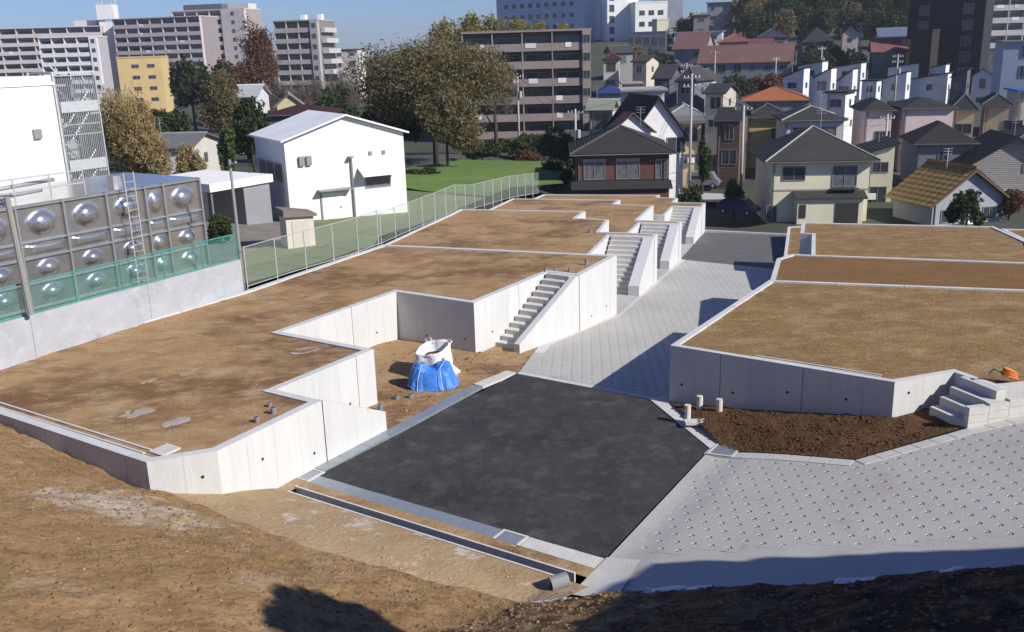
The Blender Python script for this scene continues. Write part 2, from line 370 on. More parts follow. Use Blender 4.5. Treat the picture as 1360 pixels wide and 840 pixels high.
# ------------------------------------------------------------------ setting: far ground
def warp(t, lim, p=2.2): return math.copysign(abs(t) ** p * lim, t)
m = MB(); NX, NY = 150, 150
gx = [warp(i / NX * 2 - 1, 1500) for i in range(NX + 1)]; gy = [-40 + 2200 * (j / NY) ** 2.4 for j in range(NY + 1)]
for y in gy:
    for x in gx:
        u, v = UV((x, y)); z = terrain(x, y)
        if u < 20 and v > -33: z = min(z, -1.6)
        if u < 13 and v > -46: z = -3
        if -13 < v < 8 and 20 < u < 70: z = street_z(u) - 1.2
        if 15 < u < 96 and -70 < v < -30: z -= .8
        m.v.append((x, y, z))
for j in range(NY):
    for i in range(NX):
        k = j * (NX + 1) + i; m.f.append((k, k + 1, k + NX + 2, k + NX + 1))
tag(m.build('ground', 'town_ground', smooth=True), kind='structure')

# ------------------------------------------------------------------ setting: streets
sheet('asphalt_road', [(18.06, -19.0), (28.45, -18.72), (28.40, -13.2), (25.42, -9.74), (18.10, -9.5)], lambda u, v: 0.0, 'asphalt', 0.5, 0.008, 0.7)
SL = [(28.6, -18.7), (31.6, -19.9), (33.2, -20.5), (40.9, -20.95), (51.4, -23.6), (60.9, -26.0)]
SR = [(60.9, -17.2), (47.3, -14.3), (39.2, -12.3), (28.6, -12.3)]
# (the paved street follows below, with its pressed rings)
sheet('asphalt_street', [(60.95, -26.0), (73.3, -29.2), (75.2, -21.4), (60.95, -17.2)], lambda u, v: street_z(u) + 0.003, 'asphalt_old', 0.9, 0.006)
# concrete edge strips along the descending street
t = thing('street_kerb', 'white concrete edging strip along the foot of the left plot walls', 'kerb', W(33.2, -20.5, street_z(33.2)))
for p, q in zip(SL[1:-1], SL[2:]):
    blocks('', '', (p[0], p[1] + 0.02), (q[0], q[1] + 0.02), 0.42, 2.0, lambda u, v: street_z(u) + 0.012, 0.1, 'concrete_block', 1, parent=t)
blocks('cross_kerb', 'flush concrete kerb where the pale street meets the black asphalt', (28.46, -18.7), (28.42, -12.9), 0.22, 1.2, lambda u, v: 0.012, .15, 'concrete_block', -1)
blocks('end_kerb', 'low white kerb closing the far end of the street', (73.4, -29.2), (75.3, -21.4), 0.35, 1.5, lambda u, v: street_z(u) + 0.16, .3, 'concrete_block', -1)
blocks('corner_gutter', 'diagonal concrete gutter between asphalt corner and dark planting bed', (28.46, -13.18), (25.46, -9.72), 0.62, 0.9, lambda u, v: 0.02, .15, 'concrete_block', -1)

# ring-stamped concrete slope
KERB = [(25.42, -9.74), (25.35, -7.2), (25.2, -5.4), (27.95, -3.06), (30.2, -0.76), (32.4, 1.5)]
RING = [(18.0, -9.45), (25.40, -9.70)] + KERB[1:] + [(24.0, 8.0), (17.0, 3.0), (16.4, -8.5)]
def ring_z(u, v): return 0.168 * max(0.0, v + 9.5) ** 1.0 * smooth(-9.9, -8.2, v)
pu, pv, NS = 0.41, 0.45, 16
def ring_surface(name, poly, zf, mat, keep, margin):
    """concrete sheet with pressed ring grooves: a cell mesh with real grooves over a lower bed"""
    m = MB(); core = offset_poly(poly, margin); cells = []; row = 0; u = min(p[0] for p in poly) + .1
    sq = []
    for j in range(NS):
        t_ = 2 * math.pi * j / NS; c, s_ = math.cos(t_), math.sin(t_); mx = max(abs(c), abs(s_)); sq.append((c / mx * pu / 2, s_ / mx * pv / 2))
    while u < max(p[0] for p in poly):
        v = -30 + (pv / 2 if row % 2 else 0)
        while v < 2.5:
            if keep(u, v) and inside((u, v), core) and all(inside((u + a * .21, v + b * .24), poly) for a in (-1, 1) for b in (-1, 1)):
                k = len(m.v); cells.append((u, v)); ju, jv = rnd.uniform(-.012, .012), rnd.uniform(-.012, .012)
                for r_, dz in [(None, 0), (0.072, 0), (0.063, -0.03), (0.032, -0.03), (0.026, 0.0)]:
                    for j in range(NS):
                        t_ = 2 * math.pi * j / NS; du, dv = sq[j] if r_ is None else (ju + r_ * math.cos(t_), jv + r_ * math.sin(t_))
                        m.v.append(tuple(W(u + du, v + dv, zf(u + du, v + dv) + dz)))
                for q in range(4):
                    for j in range(NS):
                        a0 = k + q * NS + j; a1 = k + q * NS + (j + 1) % NS; m.f.append((a0 + NS, a1 + NS, a1, a0))
                m.f.append(tuple(k + 4 * NS + j for j in range(NS - 1, -1, -1)))
            v += pv
        u += pu; row += 1
    cc = np.array(cells)
    def bed(u, v):
        def cov(x, y): d_ = np.abs(cc - (x, y)); return ((d_[:, 0] < pu * .502) & (d_[:, 1] < pv * .502)).any()
        return zf(u, v) - (.05 if cov(u, v) and all(cov(u + a * .17, v + b * .17) for a in (-1, 1) for b in (-1, 1)) else .003)
    ro = sheet(name, poly, bed, mat, 0.2 if len(cells) else .5, 0.0)
    rg = tag(m.build('ring_groove', mat, ro), kind='stuff'); rg.data.materials.append(M('groove_shade'))
    mi = np.zeros(len(rg.data.polygons), dtype=np.int32); per = 4 * NS + 1; mi.reshape(-1, per)[:, 2 * NS:3 * NS] = 1; rg.data.polygons.foreach_set('material_index', mi)
    return ro
ring_surface('ring_road', RING, ring_z, 'concrete_ring', lambda u, v: u > 18.75 + .33 * (v + 8.4), .3)
ring_surface('paved_street', SL + SR, lambda u, v: street_z(u) + 0.005, 'concrete_road', lambda u, v: True, .45)
sheet('road_apron', [(16.3, -9.42), (18.15, -9.46), (18.25, -8.62), (16.3, -8.3)], lambda u, v: ring_z(u, v) + 0.045, 'concrete_block', 0.5)

# kerb blocks round the planting bed
t = thing('bed_kerb', 'row of pale kerb blocks between dark planting bed and dimpled concrete slope', 'kerb', W(25.4, -9.7, 0.1))
for p, q in zip(KERB[:-1], KERB[1:]):
    blocks('', '', p, q, 0.42, 0.62, lambda u, v: ring_z(u, v) + 0.015, .15, 'concrete_block', 1, parent=t, gap=.03)
# steel gutters by the asphalt
t = thing('steel_gutter', 'blue grey steel gutter grating along the left edge of the black asphalt', 'gutter', W(18, -19.4, 0))
blocks('', '', (18.35, -19.02), (26.6, -19.02), 0.42, 1.0, lambda u, v: 0.02, .1, 'grate_steel', -1, parent=t)
t = thing('concrete_gutter', 'short pale concrete gutter continuing the steel grating towards the street', 'gutter', W(26.6, -19, 0))
blocks('', '', (26.62, -19.02), (28.5, -18.76), 0.45, 0.95, lambda u, v: 0.02, .1, 'concrete_block', -1, parent=t)
t = thing('steel_gutter', 'blue grey steel gutter grating along the near edge of the asphalt', 'gutter', W(17.8, -18.6, 0))
blocks('', '', (18.02, -18.9), (18.06, -12.45), 0.5, 1.0, lambda u, v: 0.02, .1, 'grate_steel', 1, parent=t)
t = thing('kerb', 'three pale kerb blocks between catch basin and concrete apron', 'kerb', W(17.8, -11.3, 0))
blocks('', '', (18.07, -11.62), (18.1, -9.5), 0.55, 0.7, lambda u, v: 0.02, .1, 'concrete_block', 1, parent=t)
def basin(label, u0, u1, v0, v1, zf):
    t = thing('catch_basin', label, 'drain cover', W(u0, v0, zf(u0, v0)), 0, 'square drain covers')
    m = MB()
    for a0, a1, b0, b1 in ((u0, u0 + .07, v0, v1), (u1 - .07, u1, v0, v1), (u0 + .07, u1 - .07, v0, v0 + .07), (u0 + .07, u1 - .07, v1 - .07, v1)):
        p = [(a0, b0), (a1, b0), (a1, b1), (a0, b1)]; sprism(m, p, [zf(*q) - .1 for q in p], [zf(*q) + .035 for q in p])
    m.build('frame', 'concrete_block', t, loc=t.location)
    m = MB(); p = [(u0 + .075, v0 + .075), (u1 - .075, v0 + .075), (u1 - .075, v1 - .075), (u0 + .075, v1 - .075)]
    sprism(m, p, [zf(*q) - .1 for q in p], [zf(*q) + .026 for q in p]); m.build('cover', 'grate_steel', t, loc=t.location)
basin('square steel drain cover at the near edge of the asphalt', 17.46, 18.08, -12.42, -11.65, lambda u, v: 0.0)
basin('square steel drain cover at the corner of the planting bed kerb', 25.0, 25.85, -9.66, -8.85, lambda u, v: ring_z(u, v) + .01)
basin('small drain cover at the corner where both steel gutters meet', 17.55, 18.3, -19.46, -18.94, lambda u, v: 0.0)

# ------------------------------------------------------------------ left plots
L1 = [(13.4, -32.2), (13.4, -20.3), (14.8, -19.25), (18.9, -19.45), (18.9, -21.4), (23.5, -21.4), (23.5, -25.95), (30.2, -25.95), (30.2, -21.85), (36.3, -21.95), (36.3, -20.3), (40.9, -20.75), (40.55, -22.0), (37.9, -33.3), (32.7, -32.75), (27.4, -32.2)]
lot('pale concrete wall of the nearest left plot, with parking recess and notched corners', L1, 2.0, -1.6, 'soil', amp=0.035, th=0.28, tracks=((-28.6, 1.0, 0), (-29.9, .6, 0), (-26.8, 1.8, 0)))
A2 = [AB(*p) for p in [(0.3, -1.4), (0.3, -2.45), (4.4, -2.45), (9.9, -2.6), (9.9, 0.13), (10.8, 0.13), (10.8, -3.45), (15.0, -3.8), (15.2, -6.1), (17.9, -6.1), (17.5, -15.2), (4.9, -15.1), (0.2, -13.0)]]
A2[0] = AB(0.3, -2.2)
lot('concrete wall of the second left plot down the street', A2, 1.0, -3.2, 'soil')
A3 = [AB(*p) for p in [(15.25, -3.9), (15.25, -2.6), (19.6, -2.6), (19.6, .13), (20.6, .13), (20.6, -3.0), (27.0, -3.0), (27.2, -6.1), (29.3, -6.1), (28.8, -15.1), (17.8, -15.3), (18.2, -6.4), (15.45, -6.4)]]
lot('concrete wall of the third left plot down the street', A3, 0.0, -4.2, 'soil')
A4 = [AB(*p) for p in [(27.3, -3.1), (27.3, -2.2), (31.6, -2.2), (31.6, .13), (33.7, .13), (33.7, -2.5), (35.9, -2.5), (36.1, -4.3), (37.4, -4.3), (36.4, -14.7), (29.1, -15.2), (29.6, -6.4), (27.5, -6.4)]]
lot('concrete wall of the farthest left plot, below the brick house', A4, -0.8, -5.0, 'soil')
# low wall by the parking recess
t = thing('low_wall', 'low concrete wall with sloping top beside the blue tarpaulin', 'wall', W(18.92, -19.6, -.5))
parapet(t, ID, [(18.93, 1.99), (21.7, 0.66)], -19.44, -19.64, -.6, 'panel')
# stairs
SG = 'concrete stairs up to the left plots'
s = stair('nearest concrete stair, rising from the parking recess with the tarpaulin', ID, 31.7, 36.28, -21.84, -20.62, -0.3, 2.0, 12, SG)
parapet(s, ID, [(31.2, .15), (36.0, 1.99), (36.28, 1.99)], -20.60, -20.32, -1.6)
for k, (a0, a1, z0, z1, end, lab) in enumerate([(5.6, 9.88, -1.5, 1.0, 9.88, 'second concrete stair down the street, between first and second left plot walls'),
                                              (15.9, 19.58, -2.35, 0.0, 19.58, 'third concrete stair down the street'),
                                              (27.4, 31.58, -3.0, -.8, 31.58, 'farthest concrete stair, at the end of the street below the bush')]):
    s = stair(lab, AB, a0, a1, -2.44, -.52, z0, z1, 12, SG)
    parapet(s, AB, [(a0 - .3, z0 + .6), (a1 - .3, z1 - .01), (end, z1 - .01)], -.5, .1, z0 - 1.2)
# soil floor of the recess, strip by the gutter
sheet('recess_soil', [(18.9, -21.5), (18.9, -19.46), (26.6, -19.46), (28.5, -19.18), (28.6, -18.74), (31.6, -19.92), (32.6, -20.3), (32.6, -22), (30.4, -21.7), (30.3, -26.05), (23.4, -26.05), (23.4, -21.5)], lambda u, v: street_z(u) - .01 + .03 * smooth(-21, -25, v), 'soil', 0.35, 0.05, 1.3)
for k in range(3):
    a = [-.2, 10.9, 20.7][k]; b = [4.6, 15.4, 27.4][k]
    P_ = [AB(a, .1), AB(b + 1.2, .1), AB(b + 1.2, -2.5), AB(b, -3.6), AB(a, -3.6)]
    sheet('recess_soil', P_, lambda u, v: street_z(u) + .02, 'concrete_road', 0.6, 0.02)
# open ditch at the front edge of the first plot, and at the foot of the slope
def ditch(label, p0, p1, w, zf, dep, mat='concrete_block', inmat='channel_dark', lip=0.07):
    a, b = Vector(p0), Vector(p1); e = (b - a).normalized(); nn = Vector((-e.y, e.x)); t = thing('drain_channel', label, 'drain channel', W(*p0, zf(*p0)))
    def strip(o0, o1, zb, zt, name, mt, k=1):
        Lg = (b - a).length
        for j in range(k):
            s0, s1 = a + e * (Lg * j / k + (.006 if j else 0)), a + e * (Lg * (j + 1) / k - (.006 if j < k - 1 else 0))
            p = [tuple(s0 + nn * o0), tuple(s1 + nn * o0), tuple(s1 + nn * o1), tuple(s0 + nn * o1)]
            mm = MB(); sprism(mm, p, [zf(*q) + zb for q in p], [zf(*q) + zt for q in p]); mm.build(name, mt, t, loc=t.location)
    k = max(1, round((b - a).length / 2))
    strip(0, lip, -dep, 0.03, 'channel_side', mat, k); strip(w - lip, w, -dep, 0.03, 'channel_side', mat, k); strip(lip + .002, w - lip - .002, -dep, -dep + .06, 'channel_floor', inmat)
    return t
ditch('dark drain channel along the front edge of the nearest left plot', (14.0, -31.9), (14.06, -20.95), 0.30, lambda u, v: 1.945, 0.16)
m = MB(); sprism(m, [(13.9, -20.9), (14.5, -20.9), (14.5, -20.35), (13.9, -20.35)], 1.7, 1.985); tag(m.build('drain_sump', 'concrete_block'), 'small pale concrete sump at the end of the plot drain channel', 'drain sump')
ditch('open concrete drain channel along the foot of the earth slope below the asphalt', (17.11, -18.9), (17.11, -9.75), 0.40, lambda u, v: 0.06, 0.26, lip=.06)

# ------------------------------------------------------------------ right plots
R1 = [(28.55, -12.44), (39.0, -12.45), (41.9, -2.97), (44.0, 5.0), (36.0, 7.0), (33.0, 1.3), (30.1, -1.65), (29.32, -2.48), (30.12, -3.74), (28.35, -5.1)]
lot('concrete wall of the nearest right plot beside the dark planting bed', R1, 2.05, -1.4, 'soil_orange', plen=2.7, amp=.03, tracks=((32.5, .8, 0), (36.2, .5, 0)), tracks_along_u=False)
R2 = [(39.3, -12.7), (47.1, -14.7), (48.5, -14.35), (51.4, -3.9), (53.5, 4.0), (44.4, 5.0), (42.2, -2.9)]
lot('concrete wall of the second right plot, with redder soil', R2, 1.15, -2.6, 'soil_deep', amp=.02)
R3 = [(50.0, -12.6), (52.4, -14.4), (58.8, -16.2), (58.7, -16.9), (62.4, -17.9), (65.8, -6.8), (61.4, -4.4), (54.2, -3.4), (51.9, -4.6)]
lot('concrete wall of the third right plot, in front of the cream house', R3, 0.25, -3.6, 'soil_orange', amp=.02)
R4 = [(66.0, -6.4), (68.6, 2.5), (56.0, 5.0), (54.4, -3.2), (61.6, -4.2)]
lot('concrete wall of the plot at the right edge beyond the third right plot', R4, 0.10, -3.8, 'soil_orange', amp=.02)
R5 = [(63.4, -19.3), (73.9, -22.3), (74.9, -21.2), (64.4, -18.2)]
lot('low walled soil strip at the far right corner of the street', R5, -2.35, -4.5, 'soil_orange')
def bed_z(u, v):
    d_ = 99.0
    for p, q in zip(KERB[:3], KERB[1:4]):
        p, q, x = Vector(p), Vector(q), Vector((u, v)); f = max(0, min(1, (x - p).dot(q - p) / (q - p).length_squared)); d_ = min(d_, (x - p.lerp(q, f)).length)
    f = smooth(0, 1.6, d_); return interp(v, [-12.4, -9.7, -5.1, -3.9, -3], [0.05, .28, .92, 1.02, 1.04]) * f + (ring_z(u, v) + .02) * (1 - f)
sheet('planting_bed', [(28.4, -12.4), (28.4, -5.0), (29.9, -3.95), (29.3, -3.3), (28.05, -3.1), (25.25, -5.42), (25.4, -7.2), (25.5, -9.2), (26.0, -9.75), (28.3, -12.3)], bed_z, 'soil_dark', 0.2, 0.07, 2.2)
def ST(a, b): return (28.93 + a * .805 - b * .593, -4.20 + a * .593 + b * .805)
s = stair('short concrete stair beside the planting bed up to the right plot', ST, 0.0, 1.42, 0.06, 1.42, 1.0, 2.045, 4, None)
t = thing('block_wall', 'low pale block wall flanking the short stair at the right edge', 'wall', W(28.1, -3.0, .8))
e = Vector((0.70, 0.714)).normalized(); nn = Vector((e.y, -e.x))
for r_ in range(4):
    L_ = 5.2; k = 8
    for j in range(k):
        o = Vector((28.02, -2.98)) + e * (L_ * j / k + (0.0 if r_ % 2 else -0.0)); o2 = o + e * (L_ / k - .012)
        p = [tuple(o), tuple(o2), tuple(o2 + nn * .2), tuple(o + nn * .2)]
        m = MB(); zb = [1.0 + r_ * .21 + .2 * 0.55 * j for _ in p]; zb = [0.80 + r_ * .235 + (0.06 * j if j < 6 else .30) for _ in p]
        sprism(m, p, zb, [z + .225 for z in zb]); m.build('block', 'concrete_block', t, loc=t.location)
ditch('narrow drain channel along the front of the nearest right plot', (29.0, -9.6), (28.95, -5.6), 0.24, lambda u, v: 1.99, 0.12)

# ------------------------------------------------------------------ foreground slope
BV = [-48, -33, -28, -20.45, -20.2, -16.7, -14.5, -10.1, -7.8, -4, -.9, 1.2, 3.0, 10.8, 16]
BU = [13.3, 13.3, 13.3, 13.3, 13.7, 13.7, 13.9, 15.2, 15.75, 16, 16.2, 16.6, 18.7, 21.2, 23]
BZ = [3.2, 2.25, 1.85, 1.2, 1.12, .95, .8, .2, .95, 2.2, 3.4, 3.9, 7.8, 9.6, 11]  # last points: unseen bulge added to throw shade on ring road and bank
def hill_z(u, v):
    d = max(0.0, interp(v, BV, BU) - u); sl = interp(v, [-48, -14, -7, 0, 8], [.40, .40, .30, .22, .2])
    return interp(v, BV, BZ) + sl * d + 0.10 * noise.noise((u * .35, v * .35, 1)) * min(1, d) + .07 * noise.noise((u * 1.3, v * 1.3, 5)) + .045 * noise.noise((u * 3.2, v * 3.2, 9)) + .03 * noise.noise((u * 8, v * 8, 2)) 
m = MB(); NVV = 640; NU = 190
for i in range(NVV + 1):
    v = -46 + 62 * i / NVV; ub = interp(v, BV, BU) + 0.10 * noise.noise((v * 1.1, 0, 4))
    for j in range(-2, NU + 1):
        if j < 0: u = ub + (.05 if j == -1 else .35); z = hill_z(ub, v) - (.16 if j == -1 else (1.6 + max(0, interp(v, BV, BZ) - .8)))
        else:
            u = ub - 24 * (j / NU) ** 1.35; z = hill_z(u, v)
        m.v.append(tuple(W(u, v, z)))
row = NU + 3
for i in range(NVV):
    for j in range(row - 1):
        k = i * row + j; m.f.append((k, k + 1, k + row + 1, k + row))
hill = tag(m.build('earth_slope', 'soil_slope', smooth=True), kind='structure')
def stain_or_shade(mat, centre, radius, colour, squash=(1, 1, 1)):
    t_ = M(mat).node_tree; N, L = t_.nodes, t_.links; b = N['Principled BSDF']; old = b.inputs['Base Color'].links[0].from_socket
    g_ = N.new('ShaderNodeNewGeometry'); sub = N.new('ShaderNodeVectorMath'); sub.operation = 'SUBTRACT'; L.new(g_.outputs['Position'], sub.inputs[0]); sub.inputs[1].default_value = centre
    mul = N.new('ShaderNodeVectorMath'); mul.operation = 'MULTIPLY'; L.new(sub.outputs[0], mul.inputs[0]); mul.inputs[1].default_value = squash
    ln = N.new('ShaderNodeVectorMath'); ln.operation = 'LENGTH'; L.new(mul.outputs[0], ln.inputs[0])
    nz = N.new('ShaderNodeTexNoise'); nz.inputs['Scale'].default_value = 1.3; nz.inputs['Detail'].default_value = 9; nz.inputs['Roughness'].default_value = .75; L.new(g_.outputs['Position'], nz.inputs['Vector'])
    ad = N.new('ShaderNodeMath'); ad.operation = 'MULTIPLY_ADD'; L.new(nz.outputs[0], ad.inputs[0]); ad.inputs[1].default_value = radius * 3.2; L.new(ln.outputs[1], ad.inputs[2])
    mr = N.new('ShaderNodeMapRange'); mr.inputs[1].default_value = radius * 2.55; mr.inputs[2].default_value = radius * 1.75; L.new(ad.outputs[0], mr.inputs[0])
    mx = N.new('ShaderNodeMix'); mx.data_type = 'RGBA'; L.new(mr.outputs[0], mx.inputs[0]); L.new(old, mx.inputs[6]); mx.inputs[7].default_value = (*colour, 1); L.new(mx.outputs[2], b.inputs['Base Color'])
stain_or_shade('soil_slope', W(13.0, -2.5, 3.0), 9.5, (.045, .027, .016), (1, 1, .5))  # painted shade: soil colour darkened over the right-hand bank
stain_or_shade('soil_slope', atZ(165, 695, 1.45), 1.5, (.44, .38, .31), (.55, 1, .6))
# pale strip between slope and channel
m = MB(); n1, n2 = 90, 14
for i in range(n1 + 1):
    v = -20.7 + 11.5 * i / n1; u0 = interp(v, BV, BU) - .1; z0 = interp(v, BV, BZ) - .08; u1 = 16.73
    for j in range(n2 + 1):
        f = j / n2; u = u0 + (u1 - u0) * f
        m.v.append(tuple(W(u, v, z0 * (1 - f ** 1.35) + .07 * f + .03 * noise.noise((u * 1.4, v * 1.4, 2)) * (1 - f))))
for i in range(n1):
    for j in range(n2):
        k = i * (n2 + 1) + j; m.f.append((k + 1, k, k + n2 + 1, k + n2 + 2))
tag(m.build('pale_soil_strip', 'soil_pale', smooth=True), kind='structure')
sheet('verge_soil', [(17.12, -19.5), (17.52, -19.5), (17.56, -9.4), (17.12, -9.4)], lambda u, v: 0.04, 'soil', 0.2, 0.03, 2)
sheet('corner_soil', [(16.6, -20.2), (18.5, -20.2), (18.5, -19.47), (17.56, -19.47), (17.56, -18.9), (17.1, -18.9), (16.6, -18.85)], lambda u, v: .045, 'soil_pale', 0.25, 0.01, 2)
# ------------------------------------------------------------------ left boundary: old wall, teal net, tank, chain-link fence
def z_on(px, py, x, y):
    d = ray(px, py); return EYE + d.z / d.y * y
base = W(13, -31.2, 1.5); t = thing('boundary_wall', 'weathered grey white boundary wall below the teal net', 'wall', base)
P0, P1 = Vector((7.0, -30.75)), Vector((27.35, -32.35)); e = (P1 - P0).normalized(); nn = Vector((e.y, -e.x)) * 0.28
for j in range(4):
    a, b = P0.lerp(P1, j / 4), P0.lerp(P1, (j + 1) / 4); b2 = b - e * (.012 if j < 3 else 0)
    za, zb = 3.62 - .06 * j, 3.62 - .06 * (j + 1)
    m = MB(); sprism(m, [tuple(a), tuple(b2), tuple(b2 + nn), tuple(a + nn)], 0.8, [za, zb, zb, za]); m.build('panel', 'concrete_old', t, loc=base)
t = thing('net_fence', 'teal green net fence on top of the grey boundary wall', 'fence', W(13, -31.3, 3.6))
net = MB(); rail = MB(); off = nn * .5
def wall_top(f): return 3.62 - .24 * f
Lw = (P1 - P0).length; k = int(Lw / .06)
for i in range(k + 1):
    f = i / k; q = P0.lerp(P1, f) + off; z = wall_top(f); o = e * .0055; w_ = nn.normalized() * .004
    a, b = q - o, q + o
    net.add([W(*a, z + .02), W(*b, z + .02), W(*b, z + 1.12), W(*a, z + 1.12)], [(0, 1, 2, 3)])
for j in range(18):
    h = .03 + j * .063; a, b = P0 + off, P1 + off; s_ = .0055
    net.add([W(*a, wall_top(0) + h - s_), W(*b, wall_top(1) + h - s_), W(*b, wall_top(1) + h + s_), W(*a, wall_top(0) + h + s_)], [(0, 1, 2, 3)])
tag(net.build('net', 'teal_net', t, loc=t.location), kind='stuff')
for h in (.03, 1.13):
    m = MB().tube([W(*(P0 + off), wall_top(0) + h), W(*(P1 + off), wall_top(1) + h)], .028, 6); m.build('rail', 'teal_net', t, loc=t.location)
for i in range(11):
    f = i / 10; q = P0.lerp(P1, f) + off; z = wall_top(f); m = MB().tube([W(*q, z - .1), W(*q, z + (1.15 if i < 10 else 1.45))], .03, 6); m.build('post', 'teal_net', t, loc=t.location)

# chain-link fence along the left plots
FP = [(27.7, -32.5, 2.0), (30.3, -32.75, 2.0), (35.1, -32.95, 2.0), (38.0, -33.45, 2.0), (41.7, -36.75, 1.0), (44.6, -37.5, 1.0), (47.1, -38.1, 1.0), (49.8, -38.75, 1.0), (53.0, -39.7, 1.0), (56.5, -40.7, .5), (64.7, -42.8, 0.0), (72.4, -44.6, -.75)]
t = thing('chain_link_fence', 'long galvanised chain-link fence along the left edge of the plots', 'fence', W(*FP[0]))
cum = [0.0]
for p, q in zip(FP, FP[1:]): cum.append(cum[-1] + math.hypot(q[0] - p[0], q[1] - p[1]))
def fpt(s): return tuple(interp(s, cum, [p[i] for p in FP]) for i in range(3))
FH = 1.85; m = MB(); s = 0.0
def sliver(p, q, r):
    p, q = Vector(p), Vector(q); d = (q - p).normalized(); side = d.cross(Vector((US, UC, 0)).cross(Vector((0, 0, 1)))).normalized() * r
    m.add([p - side, p + side, q + side, q - side], [(0, 1, 2, 3)])
for lo_, hi_ in ((cum[0], cum[3]), (cum[4], cum[-1])):
    s = lo_ - FH
    while s < hi_:
        a_, b_ = max(s, lo_), min(s + FH, hi_)
        if b_ - a_ > .05:
            ha, hb = .05 + (a_ - s) * .97, .05 + (b_ - s) * .97
            u, v, z = fpt(a_); u2, v2, z2 = fpt(b_)
            sliver(W(u, v, z + ha), W(u2, v2, z2 + hb), .0026); sliver(W(u, v, z + FH - ha + .05), W(u2, v2, z2 + FH - hb + .05), .0026)
        s += .085
tag(m.build('wire_mesh', 'mesh_green', t, loc=t.location), kind='stuff')
s = 0.0; posts = []
while s < cum[-1]:
    if cum[3] + .1 < s < cum[4] - .1: s = cum[4]
    u, v, z = fpt(s); mm = MB().tube([W(u, v, z - .3), W(u, v, z + FH + .04)], .033, 6); mm.build('post', 'galv', t, loc=t.location); s += 2.0
for h in (FH, .06):
    for p, q in zip(FP, FP[1:]):
        if p is not FP[3]: MB().tube([W(p[0], p[1], p[2] + h), W(q[0], q[1], q[2] + h)], .02, 5).build('rail', 'galv', t, loc=t.location)

# grassy verge, yard and lawn on the left
sheet('rough_grass', [(26, -33.2), (30.2, -33.0), (35, -33.3), (37.8, -33.9), (40.6, -36.0), (44.5, -37.8), (49.7, -39.1), (54.4, -40.5), (61, -42.5), (62, -52), (52.5, -44.5), (44, -47), (40.5, -41.5), (34, -38.5), (26, -36)], lambda u, v: interp(u, [0, 36, 46, 65, 90], [1.9, 1.9, .98, .35, -1.15]) + .16, 'grass_dry', 0.6, .05, 1.2)
sheet('yard', [(8, -34), (26, -36.1), (34, -38.6), (40.4, -41.6), (43.9, -47.1), (44, -62), (20, -62), (8, -60)], lambda u, v: interp(u, [0, 36, 46, 65], [1.9, 1.9, .95, .3]) + .03, 'gravel_ground', 1.2, .03)
sheet('lawn', [(62.2, -43), (69, -45.2), (75, -43.5), (80, -47), (93, -53.5), (90, -66), (72, -62), (62.2, -52)], lambda u, v: interp(u, [0, 46, 65, 90, 120], [1.9, .95, .35, -1.1, -2]) + .12 + .5 * smooth(-48, -56, v), 'grass_lawn', 0.8, .08, .5)

# stainless water tank
TV = -36.0; base = W(12, TV, 1.2); t = thing('water_tank', 'large stainless steel panel water tank with domed plates behind the teal net', 'tank', base)
Z0, Z1 = 1.5, 6.65
m = MB(); sprism(m, [(9.0, TV - .12), (28.6, TV - .12), (28.6, TV - 5.5), (9.0, TV - 5.5)], 1.0, Z1); m.build('body', 'steel_tank', t, loc=base)
cols = []; u = 28.55
for w_ in (2.0, .95, 1.9, 1.95, 2.0, 2.0, 2.0, 2.0, 2.0, 2.0): cols.append((u - w_, u)); u -= w_
rows = [(5.2, 6.5, .30, 1), (4.55, 5.15, .16, 0), (3.55, 4.5, .26, 1), (2.55, 3.5, .26, 1), (1.6, 2.5, .24, 1)]
pc = {}
for (u0, u1) in cols:
    for (z0, z1, hgt, dome) in rows:
        w_, h_ = u1 - u0 - .06, z1 - z0; key = (round(w_, 2), round(h_, 2), dome)
        if key not in pc:
            mm = MB(); n = 14
            for j in range(n + 1):
                for i in range(n + 1):
                    x, z = (i / n - .5) * w_, (j / n - .5) * h_
                    if dome: rr = math.hypot(x / (.31 * min(w_, h_ * 1.2)), z / (.33 * h_)) if w_ > 1.2 else math.hypot(x / (.32 * w_), z / (.33 * h_))
                    else: rr = max(abs(x) / (.40 * w_), abs(z) / (.34 * h_)) ** 2
                    y = hgt * math.sqrt(max(0, 1 - rr * rr)) * (min(1, w_ / 1.6)) if rr < 1 else 0
                    p = Vector((x * US, x * UC, z)) + Vector((UC, -US, 0)) * (y + .02); mm.v.append(tuple(p))
            for j in range(n):
                for i in range(n):
                    k = j * (n + 1) + i; mm.f.append((k + 1, k, k + n + 1, k + n + 2))
            me = bpy.data.meshes.new('panel'); me.from_pydata(mm.v, [], [f[::-1] for f in mm.f]); me.materials.append(M('steel_tank')); me.polygons.foreach_set('use_smooth', [True] * len(me.polygons)); pc[key] = me
        o = link('panel', pc[key], t); o.location = W((u0 + u1) / 2, TV - .1, (z0 + z1) / 2) - base
for (u0, u1) in cols:
    m = MB(); sprism(m, [(u1 - .05, TV - .1), (u1 + .03, TV - .1), (u1 + .03, TV + .05), (u1 - .05, TV + .05)], 1.2, Z1); m.build('frame_post', 'steel_frame', t, loc=base)
for z in (1.56, 2.52, 3.52, 4.52, 5.17, 6.58):
    m = MB(); sprism(m, [(9, TV - .1), (28.58, TV - .1), (28.58, TV + .04), (9, TV + .04)], z - .03, z + .03); m.build('frame_rail', 'steel_frame', t, loc=base)
